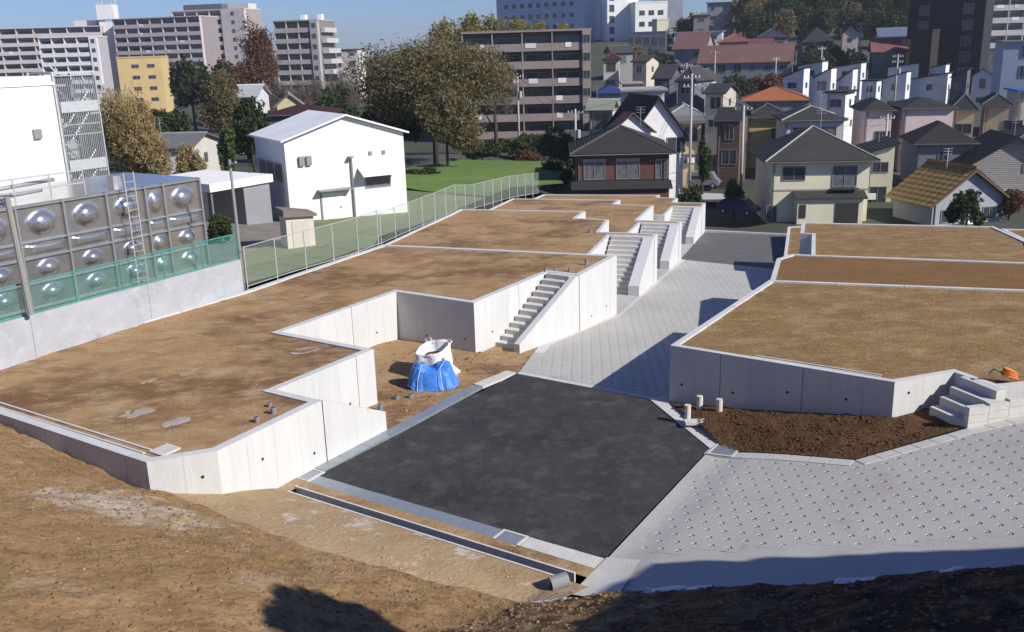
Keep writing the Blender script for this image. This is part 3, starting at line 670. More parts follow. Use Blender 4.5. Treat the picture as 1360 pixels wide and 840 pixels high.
for uu in (24.6, 14.2):
    l_ = thing('ladder', None, None); del_ = l_; bpy.data.objects.remove(l_)
    m = MB()
    for s_ in (-.24, .24): m.tube([W(uu + s_, TV + .45, 1.0), W(uu + s_, TV + .45, 7.4)], .03, 5)
    la = m.build('ladder', 'galv', t, loc=base)
    m = MB()
    for k in range(20): m.tube([W(uu - .24, TV + .45, 1.3 + k * .3), W(uu + .24, TV + .45, 1.3 + k * .3)], .016, 4)
    rr = m.build('rung', 'galv', la, loc=base); tag(rr, kind='stuff')
m = MB()
for i in range(9): m.tube([W(11 + i * 1.5, TV - .3, Z1), W(11 + i * 1.5, TV - .3, Z1 + 1.0)], .03, 5)
for h in (.5, 1.0): m.tube([W(11, TV - .3, Z1 + h), W(23, TV - .3, Z1 + h)], .03, 5)
m.build('handrail', 'galv', t, loc=base)
for uu, zz in ((25.2, Z1 + .45), (20.0, Z1 + .3)): MB().tube([W(uu, TV - 1.5, Z1 - .05), W(uu, TV - 1.5, zz), ], [.35, .3], 12).build('manhole', 'steel_frame', t, loc=base)
for dz, uu in ((0, 12.5), (.35, 13.1)): MB().tube([W(uu, TV + .3, 1.0), W(uu, TV + .3, 6.9 + dz), W(uu + 5, TV + .0, 7.0 + dz), W(uu + 9, TV - 1, 7.0 + dz)], .09, 8).build('pipe', 'galv', t, smooth=True, loc=base)
# posts standing by the wall
m = MB().tube([atY(41, 418, 31.5), atY(9, 262, 31.5)], .10, 8); o = m.build('steel_post', 'pole_steel'); tag(o, 'thick leaning steel post in front of the water tank at the left edge', 'post')
t = thing('service_pole', 'slim steel pole at the end of the grey boundary wall', 'pole', W(27.9, -33.0, 1.8))
b_ = W(27.9, -33.0, 1.8); zt = z_on(309, 212, b_.x, b_.y)
MB().tube([b_, W(27.9, -33.0, zt)], [.085, .06], 8).build('shaft', 'pole_steel', t, loc=b_)
MB().tube([W(27.9, -33.0, zt - .25), W(27.9, -32.6, zt - .1), ], .05, 6).build('bracket', 'pole_steel', t, loc=b_)

# white factory building with steel stair at the far left
base = W(26.5, -46, 1.8); t = thing('factory_building', 'tall plain white building behind the water tank at the left edge', 'building', base)
ztop = 11.35
m = MB(); sprism(m, [(2, -45.0), (27.6, -45.0), (27.6, -62), (2, -62)], 0.5, ztop); m.build('wall', 'white_wall', t, loc=base)
m = MB(); sprism(m, [(2, -47.5), (25.0, -47.5), (25.0, -60), (2, -60)], ztop - .01, ztop + 1.5); m.build('penthouse', 'white_wall', t, loc=base)
m = MB(); sprism(m, [(1.9, -44.93), (27.68, -44.93), (27.68, -62.1), (1.9, -62.1)], ztop - .45, ztop - .34); m.build('string_course', 'white_trim', t, loc=base)
for uu in (21.2, 22.6): MB().tube([W(uu, -44.85, 2.0), W(uu, -44.85, ztop - .6)], .09, 8).build('downpipe', 'alu', t, loc=base)
m = MB(); sprism(m, [(26.2, -44.98), (26.6, -44.98), (26.6, -44.85), (26.2, -44.85)], 8.4, 8.85); m.build('vent', 'alu', t, loc=base)
for uu, hh in ((17, 1.0), (18.3, 1.4), (19.8, .8)):
    m = MB(); sprism(m, [(uu, -45.6), (uu + .8, -45.6), (uu + .8, -46.6), (uu, -46.6)], ztop, ztop + hh); m.build('roof_unit', 'pvc_grey', t, loc=base)
base = W(28.7, -46, 1.8); t = thing('fire_escape', 'grey steel outside stair beside the tall white building', 'fire escape', base)
E0, E1 = 27.75, 30.0
for uu in (E0, E1):
    for vv in (-45.1, -47.2): MB().tube([W(uu, vv, 1.5), W(uu, vv, 11.5)], .09, 6).build('post', 'galv', t, loc=base)
for k in range(4):
    z = 2.1 + k * 2.9
    m = MB(); sprism(m, [(E0, -45.0), (E0 + .55, -45.0), (E0 + .55, -47.3), (E0, -47.3)], z, z + .1); m.build('landing', 'galv', t, loc=base)
    if k == 3:
        m = MB(); sprism(m, [(E0, -45.02), (E1, -45.02), (E1, -47.28), (E0, -47.28)], 11.4, 11.5); m.build('roof_plate', 'galv', t, loc=base)
    else:
        m = MB(); sprism(m, [(E1 - .55, -45.0), (E1, -45.0), (E1, -47.3), (E1 - .55, -47.3)], z + 1.45, z + 1.55); m.build('landing', 'galv', t, loc=base)
        m = MB(); sprism(m, [(E0 + .1, -44.98), (E1 - .1, -44.98), (E1 - .1, -44.94), (E0 + .1, -44.94)], z + 1.62, z + 2.15); m.build('guard_panel', 'galv', t, loc=base)
        for dirn, v0, zz in ((1, -45.15, z), (-1, -46.2, z + 1.45)):
            for i in range(7):
                uu = E0 + .55 + i * .165 if dirn > 0 else E1 - .7 - i * .165
                m = MB(); sprism(m, [(uu, v0), (uu + .18, v0), (uu + .18, v0 - .95), (uu, v0 - .95)], zz + .2 * i + .2, zz + .2 * i + .25); m.build('tread', 'galv', t, loc=base)
            u0, u1 = (E0 + .5, E1 - .5) if dirn > 0 else (E1 - .5, E0 + .5)
            for h in (0.1, 1.0): MB().tube([W(u0, v0 + .05, zz + h + .1), W(u1, v0 + .05, zz + 1.45 + h + .1)], .05, 5).build('stringer' if h < .5 else 'handrail', 'galv', t, loc=base)
    for h in (.5, 1.0): MB().tube([W(E1, -45.0, z + h), W(E0, -45.0, z + h)], .03, 5).build('handrail', 'galv', t, loc=base)
m = MB()
for k in range(22):
    uu = E0 + .05 + k * (E1 - E0 - .1) / 21; m.tube([W(uu, -44.97, 2.1), W(uu, -44.97, 11.2)], .018, 4)
for k in range(9):
    vv = -45.1 - k * .26; m.tube([W(E1 + .03, vv, 2.1), W(E1 + .03, vv, 11.2)], .018, 4)
tag(m.build('infill_bar', 'galv', t, loc=base), kind='stuff')
m = MB(); sprism(m, [(E0 + .1, -47.2), (E1 - .1, -47.2), (E1 - .1, -47.12), (E0 + .1, -47.12)], 2.0, 11.3); m.build('back_panel', C((.34, .36, .39)), t, loc=base)

# white hall
A_, B_ = Vector((43.9, -46.5)), Vector((51.6, -42.8)); wA, wB = W(*A_), W(*B_); wv = (wB - wA); wid = wv.length; rz = math.atan2(wv.y, wv.x)
mid = (wA + wB) / 2; base = Vector((mid.x, mid.y, .6)); t = thing('white_hall', 'bright white gabled hall with awning beyond the chain-link fence', 'building', base, rz)
ez = z_on(537, 176, wB.x, wB.y) - .6; pz = z_on(447, 155, mid.x, mid.y) - .6; hw = wid / 2; dep = 6.6
m = MB(); m.prism([(-hw, 0, 0), (hw, 0, 0), (hw, 0, ez), (0, 0, pz), (-hw, 0, ez)][::1], [(-hw, dep, 0), (hw, dep, 0), (hw, dep, ez), (0, dep, pz), (-hw, dep, ez)][::1]); m.build('wall', 'white_wall', t)
for s_ in (-1, 1):
    m = MB(); o_ = .35; dz = (pz - ez) / hw
    a = [(0, -o_, pz + .04), (s_ * (hw + .3), -o_, ez + .04 - dz * .3), (s_ * (hw + .3), dep + o_, ez + .04 - dz * .3), (0, dep + o_, pz + .04)]
    if s_ > 0: m.hexa(a, [(x, y, z + .12) for x, y, z in a])
    else: a = a[::-1]; m.hexa(a, [(x, y, z + .12) for x, y, z in a])
    m.build('roof', C((.80, .81, .81), .6, 'plain'), t)
def lbox(name, mat, x0, x1, y0, y1, z0, z1, par): return MB().box(x0, x1, y0, y1, z0, z1).build(name, mat, par)
w1 = lbox('window', 'alu', 1.2, 3.1, -.06, .01, 2.35, 3.35, t); lbox('pane', 'curtain_glass', 1.28, 3.02, -.065, -.055, 2.43, 3.27, w1)
m = MB(); m.hexa([(.7, -1.0, 3.25), (3.5, -1.0, 3.25), (3.5, 0, 3.75), (.7, 0, 3.75)], [(.7, -1.0, 3.33), (3.5, -1.0, 3.33), (3.5, 0, 3.83), (.7, 0, 3.83)]); m.build('awning', 'white_trim', t)
d1 = lbox('door', 'white_trim', -2.0, -.5, -.05, .01, .3, 2.3, t); lbox('handle', 'alu', -.75, -.68, -.1, -.05, 1.2, 1.35, d1)
lbox('door_frame', 'alu', -2.12, -2.0, -.07, .01, .3, 2.4, t); lbox('canopy', 'alu', -2.3, .1, -.7, 0, 2.5, 2.58, t)
MB().tube([(.25, -.12, .3), (.25, -.12, 4.6)], .07, 6).build('downpipe', 'alu', t)
lbox('lamp_arm', 'alu', .05, .3, -.5, -.05, 4.55, 4.65, t)
for x in (1.6, 2.6): lbox('vent', 'alu', x, x + .22, -.08, 0, 4.6, 4.85, t)
for x in (-3.4, -2.9): lbox('meter_box', 'alu', x, x + .35, -.2, 0, 4.3, 4.9, t)
for y in (.9, 2.7, 4.5):
    w1 = MB().box(-hw - .06, -hw + .01, y, y + 1.4, 3.2, 4.4).build('window', 'alu', t); MB().box(-hw - .07, -hw - .055, y + .08, y + 1.32, 3.28, 4.32).build('pane', 'glass', w1)
# annex with flat white roof left of the hall
base = W(38.5, -50, 1.4); t = thing('carport', 'low annex with white flat roof left of the white hall', 'annex', base, -SA)
m = MB().box(-4.0, 2.6, -.2, 5, 2.55, 3.05); m.build('roof', 'white_trim', t)
MB().box(-3.8, -1.2, 0, 4.8, -.4, 2.54).build('wall', 'white_wall', t); MB().box(-1.19, 2.4, 2.6, 4.8, -.4, 2.54).build('back_wall', C((.25, .25, .27)), t)
MB().box(-3.4, -1.6, -.03, .02, 1.6, 2.2).build('vent', 'alu', t)
for x in (2.3,): MB().tube([(x, .1, -.4), (x, .1, 2.55)], .06, 6).build('post', 'alu', t)
base = atZ(402, 336, 1.75); base.z = 1.4; t = thing('storage_shed', 'small cream storage shed with dark sloped roof behind the fence', 'shed', base, R(28))
MB().box(-.75, .75, 0, 1.3, 0, 2.35).build('wall', C((.62, .58, .50)), t)
m = MB(); a = [(-.9, -.2, 2.45), (.9, -.2, 2.36), (.9, 1.5, 2.36), (-.9, 1.5, 2.45)]; m.hexa([(x, y, z - .08) for x, y, z in a], [(-.9, -.2, 2.75), (.9, -.2, 2.42), (.9, 1.5, 2.42), (-.9, 1.5, 2.75)]); m.build('roof', C((.20, .17, .15)), t)
MB().box(-.45, .45, -.03, .005, .1, 2.1).build('door', C((.56, .52, .45)), t)

# ------------------------------------------------------------------ generic buildings
wcache = {}
def window(par, face, x, z, w, h, W_, D_, curtain=False, fr='alu'):
    """framed window with its pane on a wall of a building (face f, r, l)"""
    key = (round(w, 2), round(h, 2), curtain, fr)
    if key not in wcache:
        f = .07; m = MB()
        for b in ((-w / 2, w / 2, -h / 2, -h / 2 + f), (-w / 2, w / 2, h / 2 - f, h / 2), (-w / 2, -w / 2 + f, -h / 2 + f, h / 2 - f), (w / 2 - f, w / 2, -h / 2 + f, h / 2 - f), (-.03, .03, -h / 2 + f, h / 2 - f)): m.box(b[0], b[1], -.07, 0, b[2], b[3])
        o = m.build('window', fr, None); p = MB().box(-w / 2 + f, w / 2 - f, -.025, -.005, -h / 2 + f, h / 2 - f).build('pane', 'curtain_glass' if curtain else 'glass')
        wcache[key] = (o.data, p.data); bpy.data.objects.remove(o); bpy.data.objects.remove(p)
    a, b = wcache[key]; o = link('window', a, par); link('pane', b, o)
    o.location, rz_ = {'f': ((x, -D_ / 2, z), 0), 'r': ((W_ / 2, x, z), R(90)), 'l': ((-W_ / 2, x, z), R(-90))}[face]
    o.rotation_euler = (0, 0, rz_); return o
def roof_mesh(kind, w, d, ze, zr, ov):
    m = MB(); x, y = w / 2 + ov, d / 2 + ov; th = .14
    sl = (zr - ze) / (d / 2)
    if kind == 'hip':
        r = max(0.05, (w - d) / 2) if w > d else .05; ry = 0 if w > d else (d - w) / 2
        zl = ze - .10
        b = [(-x, -y, zl), (x, -y, zl), (x, y, zl), (-x, y, zl)]; tpt = [(p[0], p[1], p[2] + th) for p in b]
        rg = [(-r, -ry, zr), (r, ry, zr)] if w > d else [(0, -ry, zr), (0, ry, zr)]
        m.v = b + tpt + rg
        if w > d: top = [(4, 5, 9, 8), (5, 6, 9), (6, 7, 8, 9), (7, 4, 8)]
        else: top = [(4, 5, 8), (5, 6, 9, 8), (6, 7, 9), (7, 4, 8, 9)]
        m.f = [(3, 2, 1, 0), (0, 1, 5, 4), (1, 2, 6, 5), (2, 3, 7, 6), (3, 0, 4, 7)] + top
        caps = [(tpt[0], rg[0]), (tpt[1], rg[1] if w > d else rg[0]), (tpt[2], rg[1]), (tpt[3], rg[0] if w > d else rg[1]), (rg[0], rg[1])]
    elif kind == 'gx':                                     # ridge along x
        zl = ze - sl * ov
        pr = [(-y, zl), (0, zr), (y, zl)]
        A = [(-x, p, z) for p, z in pr]; B = [(x, p, z) for p, z in pr]
        m.v = A + B + [(a, b, c + th) for a, b, c in A + B]
        m.f = [(0, 1, 4, 3), (1, 2, 5, 4), (9, 10, 7, 6), (10, 11, 8, 7), (0, 3, 9, 6), (5, 2, 8, 11), (1, 0, 6, 7), (2, 1, 7, 8), (3, 4, 10, 9), (4, 5, 11, 10)]
        caps = [((-x, 0, zr + th), (x, 0, zr + th))]
    elif kind == 'gy':                                     # gable towards the front
        slx = (zr - ze) / (w / 2); zl = ze - slx * ov; pr = [(-x, zl), (0, zr), (x, zl)]
        A = [(p, -y, z) for p, z in pr]; B = [(p, y, z) for p, z in pr]
        m.v = A + B + [(a, b, c + th) for a, b, c in A + B]
        m.f = [(3, 4, 1, 0), (4, 5, 2, 1), (6, 7, 10, 9), (7, 8, 11, 10), (6, 9, 3, 0), (11, 8, 2, 5), (7, 6, 0, 1), (8, 7, 1, 2), (9, 10, 4, 3), (10, 11, 5, 4)]
        caps = [((0, -y, zr + th), (0, y, zr + th))]
    else:                                                  # shed: high on the right, or flat slab
        lo, hi = (ze, zr) if kind == 'shed' else (zr, ze)
        if kind == 'flat': lo = hi = ze
        b = [(-x, -y, lo), (x, -y, hi), (x, y, hi), (-x, y, lo)]; m.hexa(b, [(p[0], p[1], p[2] + th * 1.4) for p in b]); caps = []
    return m, caps
HOUSES = []
def house(label, xl, xr, Y, ye, yr, d=8.0, a=0.0, roof='hip', wall=(.6, .58, .5), rc=(.10, .095, .09), zb=None, st=2, wf=None, wr=None, wl_=None, ov=.45, group='houses on the far side', cap=None, wk='wall', name='house', cat='house', skirt=False, balcony=None, curtain=False):
    rc = tuple(c * (.36 if max(rc) < .2 else .75) for c in rc)
    if abs(a) < 13: a -= math.degrees(math.atan(((xl + xr) / 2 - 680) / FPX)) * .5
    A = R(a); ca, sa = math.cos(A), abs(math.sin(A)); pl, pr_ = atY(xl, ye, Y), atY(xr, ye, Y); proj_w = pr_.x - pl.x
    w = max(2.5, (proj_w - d * sa) / ca); Yc = Y + d / 2
    mx = (xl + xr) / 2; cx = atY(mx, ye, Yc).x; zr = atY(mx, yr, Yc if roof in ('hip', 'gx') else Y).z; ze = atY(mx, ye, Y).z
    if zb is None: zb = terrain(cx, Yc) - .4
    t = thing(name, label, cat, (cx, Yc, zb), A, group); ze -= zb; zr -= zb; zr = max(zr, ze + .3) if roof != 'flat' else ze
    wm = C(wall, .85, wk); m = MB()
    if roof == 'gx': m.prism([(-w / 2, -d / 2, 0), (-w / 2, -d / 2, ze), (-w / 2, 0, zr), (-w / 2, d / 2, ze), (-w / 2, d / 2, 0)], [(w / 2, -d / 2, 0), (w / 2, -d / 2, ze), (w / 2, 0, zr), (w / 2, d / 2, ze), (w / 2, d / 2, 0)])
    elif roof == 'gy': m.prism([(-w / 2, -d / 2, 0), (w / 2, -d / 2, 0), (w / 2, -d / 2, ze), (0, -d / 2, zr), (-w / 2, -d / 2, ze)], [(-w / 2, d / 2, 0), (w / 2, d / 2, 0), (w / 2, d / 2, ze), (0, d / 2, zr), (-w / 2, d / 2, ze)])
    elif roof in ('shed', 'shedl'):
        lo, hi = (ze, zr) if roof == 'shed' else (zr, ze)
        m.prism([(-w / 2, -d / 2, 0), (w / 2, -d / 2, 0), (w / 2, -d / 2, hi), (-w / 2, -d / 2, lo)], [(-w / 2, d / 2, 0), (w / 2, d / 2, 0), (w / 2, d / 2, hi), (-w / 2, d / 2, lo)])
    else: m.box(-w / 2, w / 2, -d / 2, d / 2, 0, ze)
    m.build('wall', wm, t)
    rm, caps = roof_mesh(roof, w, d, ze + .01, zr + .01, ov); ro_ = rm.build('roof', C(rc, .75, 'roof'), t)
    if caps and cap is not False:
        cm = MB()
        for p, q in caps:
            if (Vector(p) - Vector(q)).length > .15: cm.tube([p, q], .11, 5)
        cm.build('ridge_cap', C(cap or tuple(min(1, c * 1.8 + .03) for c in rc), .7), ro_)
    # fascia board under the eave
    if roof in ('hip',): MB().box(-w / 2 - .2, w / 2 + .2, -d / 2 - .2, d / 2 + .2, ze - .22, ze - .10).build('soffit', C(tuple(c * .8 for c in wall)), t)
    rr = random.Random(int(xl * 7 + ye)); s_ = []
    if wf is None:
        wf = []; n = max(1, int(w / 3.2))
        for f in range(st):
            for i in range(n):
                if rr.random() < .85: wf.append((-w / 2 + w * (i + .5) / n + rr.uniform(-.2, .2), ze - 1.35 - 2.8 * f, rr.choice([1.0, 1.6, 1.7]), rr.choice([1.0, 1.1, 1.7])))
    wf = [(x, z if z > 0 else ze + z, ww, hh) for x, z, ww, hh in wf]
    if wr is None: wr = [(0, ze - 1.4, 1.0, 1.0)] + ([(d * .25, ze - 4.2, .8, .9)] if st > 1 else [])
    for f_, lst in (('f', wf), ('r', wr), ('l', wl_ or [])):
        for (x, z, ww, hh) in lst:
            if z - hh / 2 > .2: window(t, f_, x, z, ww, hh, w, d, curtain or rr.random() < .3)
    if Y < 135:
        gut = C((.16, .15, .14), .5)
        if roof in ('hip', 'gx', 'flat'): MB().tube([(-w / 2 - ov, -d / 2 - ov - .06, ze - .06), (w / 2 + ov, -d / 2 - ov - .06, ze - .06)], .06, 6).build('gutter', gut, t)
        MB().tube([(-w / 2 + .25, -d / 2 - .07, .1), (-w / 2 + .25, -d / 2 - .07, ze - .12)], .045, 6).build('downpipe', gut, t)
        if rr.random() < .7:
            ax = rr.uniform(-.3, .3) * w; MB().box(ax - .4, ax + .4, -d / 2 - .42, -d / 2 - .12, ze - 4.6 if ze > 5.2 else .35, (ze - 4.6 if ze > 5.2 else .35) + .6).build('air_conditioner', 'white_trim', t)
        if rr.random() < .6:
            bx = rr.uniform(-.25, .25) * w; am = MB(); am.tube([(bx, 0, zr - .1), (bx, 0, zr + 1.7)], .03, 4)
            for hh in (1.2, 1.45, 1.7): am.tube([(bx - .45, 0, zr + hh), (bx + .45, 0, zr + hh)], .018, 4)
            am.build('aerial', 'galv', t)
    if balcony:
        x0, x1, zz = balcony; MB().box(x0, x1, -d / 2 - 1.0, -d / 2 - .88, zz, zz + 1.0).build('balcony', wm, t); MB().box(x0, x1, -d / 2 - .99, -d / 2 + .002, zz - .15, zz - .002).build('balcony_floor', wm, t)
    if skirt:
        x0, x1, zz, dp = skirt; zz = zz if zz > 0 else ze + zz; m = MB(); a_ = [(x0, -d / 2 - dp, zz - .5), (x1, -d / 2 - dp, zz - .5), (x1, -d / 2 + .0, zz), (x0, -d / 2 + .0, zz)]
        m.hexa(a_, [(p[0], p[1], p[2] + .12) for p in a_]); m.build('porch_roof', C(rc, .75, 'roof'), t)
        if dp > 1: MB().box(x0 + .3, x1 - .3, -d / 2 - dp + .3, -d / 2 - .003, 0, zz - .46).build('porch', wm, t)
    HOUSES.append((t, w, d, ze)); return t, w, d, ze
def apartment(label, xl, xr, Y, yt, floors, bays, d=10, a=0.0, wall=(.5, .45, .42), par=(.5, .45, .42), fh=2.9, zb=None, name='apartment_block', group='apartment blocks', laundry=0, end_bay=0, parh=1.05, glass='glass'):
    A = R(a); ca, sa = math.cos(A), abs(math.sin(A)); w = max(5, (atY(xr, yt, Y).x - atY(xl, yt, Y).x - d * sa) / ca); Yc = Y + d / 2
    mx = (xl + xr) / 2; cx = atY(mx, yt, Yc).x; zt = atY(mx, yt, Y).z; zb = terrain(cx, Yc) - .5 if zb is None else zb
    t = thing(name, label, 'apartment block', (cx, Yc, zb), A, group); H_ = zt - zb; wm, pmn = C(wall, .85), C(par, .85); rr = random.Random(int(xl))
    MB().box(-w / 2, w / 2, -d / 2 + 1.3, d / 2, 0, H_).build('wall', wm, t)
    MB().box(-w / 2 - .15, w / 2 + .15, -d / 2 - .15, d / 2 + .15, H_ + .003, H_ + .35).build('roof', C(tuple(c * .95 for c in par)), t)
    x0, x1 = -w / 2, w / 2 - end_bay
    if end_bay:
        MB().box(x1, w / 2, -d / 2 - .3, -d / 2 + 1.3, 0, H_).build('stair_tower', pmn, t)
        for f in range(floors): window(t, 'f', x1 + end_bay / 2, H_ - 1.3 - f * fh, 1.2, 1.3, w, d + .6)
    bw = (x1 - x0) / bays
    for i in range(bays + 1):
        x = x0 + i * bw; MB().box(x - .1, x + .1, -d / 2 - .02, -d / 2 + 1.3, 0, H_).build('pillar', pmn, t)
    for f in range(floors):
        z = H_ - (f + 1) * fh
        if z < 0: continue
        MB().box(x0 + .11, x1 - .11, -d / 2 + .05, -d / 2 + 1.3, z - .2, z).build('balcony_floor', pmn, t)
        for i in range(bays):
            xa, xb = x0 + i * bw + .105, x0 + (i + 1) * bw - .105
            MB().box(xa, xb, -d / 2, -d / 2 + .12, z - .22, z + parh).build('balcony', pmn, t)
            o = window(t, 'f', (xa + xb) / 2, z + 1.1, round((bw - 1.0) / .4) * .4, 2.0, w, d - 2.6, rr.random() < .3); 
            if rr.random() < laundry:
                lx = rr.uniform(xa + .2, max(xa + .3, xb - 2.4)); lw = rr.uniform(.9, 2.0)
                MB().box(lx, lx + lw, -d / 2 - .06, -d / 2 - .01, z + parh - .75, z + parh + .05).build('hung_bedding', rr.choice(['white_trim', 'white_trim', 'bag_white']), t)
    return t, w, d, H_
# ------------------------------------------------------------------ the town
G_NEAR, G_ROW, G_HILL = 'houses just beyond the plots', 'white houses in a row', 'houses on the hillside'
DK, BRN, RED, SAL, ORG = (.075, .072, .070), (.095, .080, .072), (.16, .055, .045), (.24, .125, .105), (.42, .15, .055)
# front row
t, w, d, ze = house('dark brick house with grey hipped roof beyond the far left plot', 757, 888, 88, 204, 167, 9.5, 0, 'hip', (.135, .062, .048), (.088, .084, .080), group=G_NEAR,
    wf=[(-2.6, -1.5, 2.0, 1.8), (.5, -1.5, 2.2, 1.8), (3.6, -1.5, 1.1, 1.8)], skirt=(-4.8, 4.5, -2.65, 1.7), ov=.6)
for x in (-2.6, .5): MB().box(x - 1.1, x + 1.1, -d / 2 - .13, -d / 2 - .075, ze - .75, ze - .45).build('shutter_box', 'alu', t)
MB().box(-w / 2 - .02, w / 2 + .02, -d / 2 - .03, -d / 2 + .02, ze - 2.55, ze - 2.42).build('belt_course', 'dark_alu', t)
MB().tube([(w / 2 - .5, -d / 2 - .08, 0), (w / 2 - .5, -d / 2 - .08, ze)], .05, 6).build('downpipe', 'dark_alu', t)
t, w, d, ze = house('white house with two brown gables behind the brick house', 806, 903, 104, 180, 131, 8, 14, 'gy', (.72, .71, .70), (.15, .085, .075), group=G_NEAR, wf=[(2.2, -1.2, 2.2, 1.7)], st=1, ov=.6, cap=(.17, .095, .08))
# second smaller gable in front belongs to the same house
m = MB(); hx = -3.6; gw = 2.2; g0 = ze + .75; g1 = ze + 2.5
m.prism([(hx - gw, -d / 2 - 1.5, 0), (hx + gw, -d / 2 - 1.5, 0), (hx + gw, -d / 2 - 1.5, g0), (hx, -d / 2 - 1.5, g1), (hx - gw, -d / 2 - 1.5, g0)], [(hx - gw, -d / 2 + .5, 0), (hx + gw, -d / 2 + .5, 0), (hx + gw, -d / 2 + .5, g0), (hx, -d / 2 + .5, g1), (hx - gw, -d / 2 + .5, g0)]); m.build('front_wing', C((.72, .71, .70), .85), t)
for s_ in (-1, 1):
    m = MB(); sl = (g1 - g0) / gw; a = [(hx, -d / 2 - 2.0, g1 + .02), (hx + s_ * (gw + .5), -d / 2 - 2.0, g0 - sl * .5), (hx + s_ * (gw + .5), -d / 2 + .6, g0 - sl * .5), (hx, -d / 2 + .6, g1 + .02)]
    if s_ < 0: a = a[::-1]
    m.hexa(a, [(x, y, z + .14) for x, y, z in a]); m.build('wing_roof', C((.15, .085, .075), .75, 'roof'), t)
t, w, d, ze = house('cream two-storey house with grey hipped roof behind the right plots', 1006, 1146, 86, 214, 168, 9, 3, 'hip', (.72, .68, .50), (.115, .112, .100), group=G_NEAR, cap=(.30, .30, .28), ov=.7,
    wf=[(-2.35, 4.9, 2.1, 1.3), (2.2, 4.6, 2.2, 1.9), (-4.2, 1.2, 1.0, 1.6), (.2, 1.5, 1.6, 1.9)], skirt=(-2.4, 4.0, 3.2, 1.5), curtain=False)
MB().box(-1.9, -1.35, -d / 2 - 1.26, -d / 2 - 1.19, 1.0, 2.2).build('porch_window', 'dark_alu', t); MB().box(1.3, 3.3, -d / 2 - 1.28, -d / 2 - 1.19, .4, 2.3).build('porch_door', 'dark_alu', t)
MB().box(-w / 2 - .02, w / 2 + .02, -d / 2 - .035, -d / 2 + .01, 3.30, 3.45).build('belt_course', C((.33, .30, .24)), t)
MB().box(1.0, 3.4, -d / 2 - .9, -d / 2 - .05, 3.47, 3.55).build('balcony_floor', 'dark_alu', t)
house('cream annex house with balcony right behind the big cream house', 1148, 1178, 96, 205, 192, 6, 0, 'shed', (.62, .58, .42), DK, group=G_NEAR, st=2)
# gold tiled house, special roof
t, w, d, ze = house('small grey house with golden tiled gable roof behind the right plots', 1196, 1322, 83, 266, 228, 5.5, 13.5, 'gy', (.34, .36, .40), (.30, .20, .06), group=G_NEAR, ov=.1, cap=False, wf=[(-2.0, 1.2, 1.6, 1.2), (2.2, 1.2, 1.4, 1.2)], st=1)
zpk = [o for o in t.children if o.name.startswith('roof')][0]; zp = max(v.co.z for v in zpk.data.vertices); bpy.data.objects.remove(zpk)
for s_ in (-1, 1):
    m = MB(); nr, nc = 9, 60; X = w / 2 + .7; y0, y1 = -d / 2 - .6, d / 2 + .6
    for j in range(nr * 2 + 1):
        f = (j // 2 + (j % 2) * .97) / nr; lift = .05 if j % 2 else 0.0
        for i in range(nc + 1):
            y = y0 + (y1 - y0) * i / nc; m.v.append((s_ * X * min(1, f), y, zp - (zp - ze) * min(1, f) * X / (w / 2) * .98 + .05 * math.sin(i * 2 * math.pi * 26 / nc) + lift + .08))
    for j in range(nr * 2):
        for i in range(nc):
            k = j * (nc + 1) + i; q = (k, k + 1, k + nc + 2, k + nc + 1); m.f.append(q if s_ < 0 else q[::-1])
    rf = m.build('roof', pm('gold_tile_%d' % (s_ + 1), (.33, .225, .075), (.24, .155, .05), 2.5, .6, .3, 12, coord='obj'), t); 
    b = MB(); b.hexa(*[[(x, y, z + dz) for x, y, z in ([(0, y0, zp), (s_ * X, y0, ze - .35), (s_ * X, y0 + .12, ze - .35), (0, y0 + .12, zp)][::s_])] for dz in (-.22, .0)]); b.build('barge_board', C((.13, .075, .05)), t)
MB().tube([(0, -d / 2 - .6, zp + .18), (0, d / 2 + .6, zp + .18)], .13, 6).build('ridge_cap', C((.26, .17, .055)), t)
house('grey sided house with dark gable roof at the right edge', 1262, 1395, 98, 222, 184, 8, 4, 'gy', (.33, .31, .29), (.052, .045, .043), group=G_NEAR, wk='siding', st=1, ov=.6, cap=False, wf=[(1.5, 3.2, 1.2, 1.0)])
house('dark roofed house left of the grey sided house', 1200, 1290, 104, 191, 161, 8, 0, 'hip', (.16, .19, .24), (.075, .062, .062), group=G_NEAR, st=2, cap=False)
house('steep grey roofed house at the right edge above the grey sided house', 1330, 1420, 112, 188, 164, 8, 6, 'hip', (.30, .30, .31), (.11, .11, .115), group=G_NEAR, st=2)
t, w, d, ze = house('pale pink two-storey house with dark hipped roof', 1184, 1258, 116, 144, 129, 8, 4, 'hip', (.66, .54, .51), (.088, .086, .084), group=G_NEAR, cap=False, wf=[(-.2, 4.7, .9, .9)], st=2, ov=.4)
t, w, d, ze = house('pink house wing with balcony left of the plain pink house', 1136, 1181, 117, 147, 130, 7, 2, 'hip', (.64, .53, .50), (.088, .086, .084), group=G_NEAR, cap=False, st=2, balcony=(-.6, 2.0, 2.6), wf=[(.6, 4.3, 1.8, 1.9), (.6, 1.4, 1.8, 1.9)])
t, w, d, ze = house('tan house with grey hipped roof right of the pink house', 1292, 1352, 122, 140, 124, 8, -10, 'hip', (.50, .41, .27), (.095, .095, .10), group=G_NEAR, st=2, wf=[(2.0, 4.8, 2.2, 1.2)])
house('narrow tan house with dark bay beside the tan house', 1266, 1291, 121, 146, 124, 7, -10, 'hip', (.48, .39, .25), (.095, .095, .10), group=G_NEAR, st=2, wf=[(0, 4.6, 2.2, 1.3)])
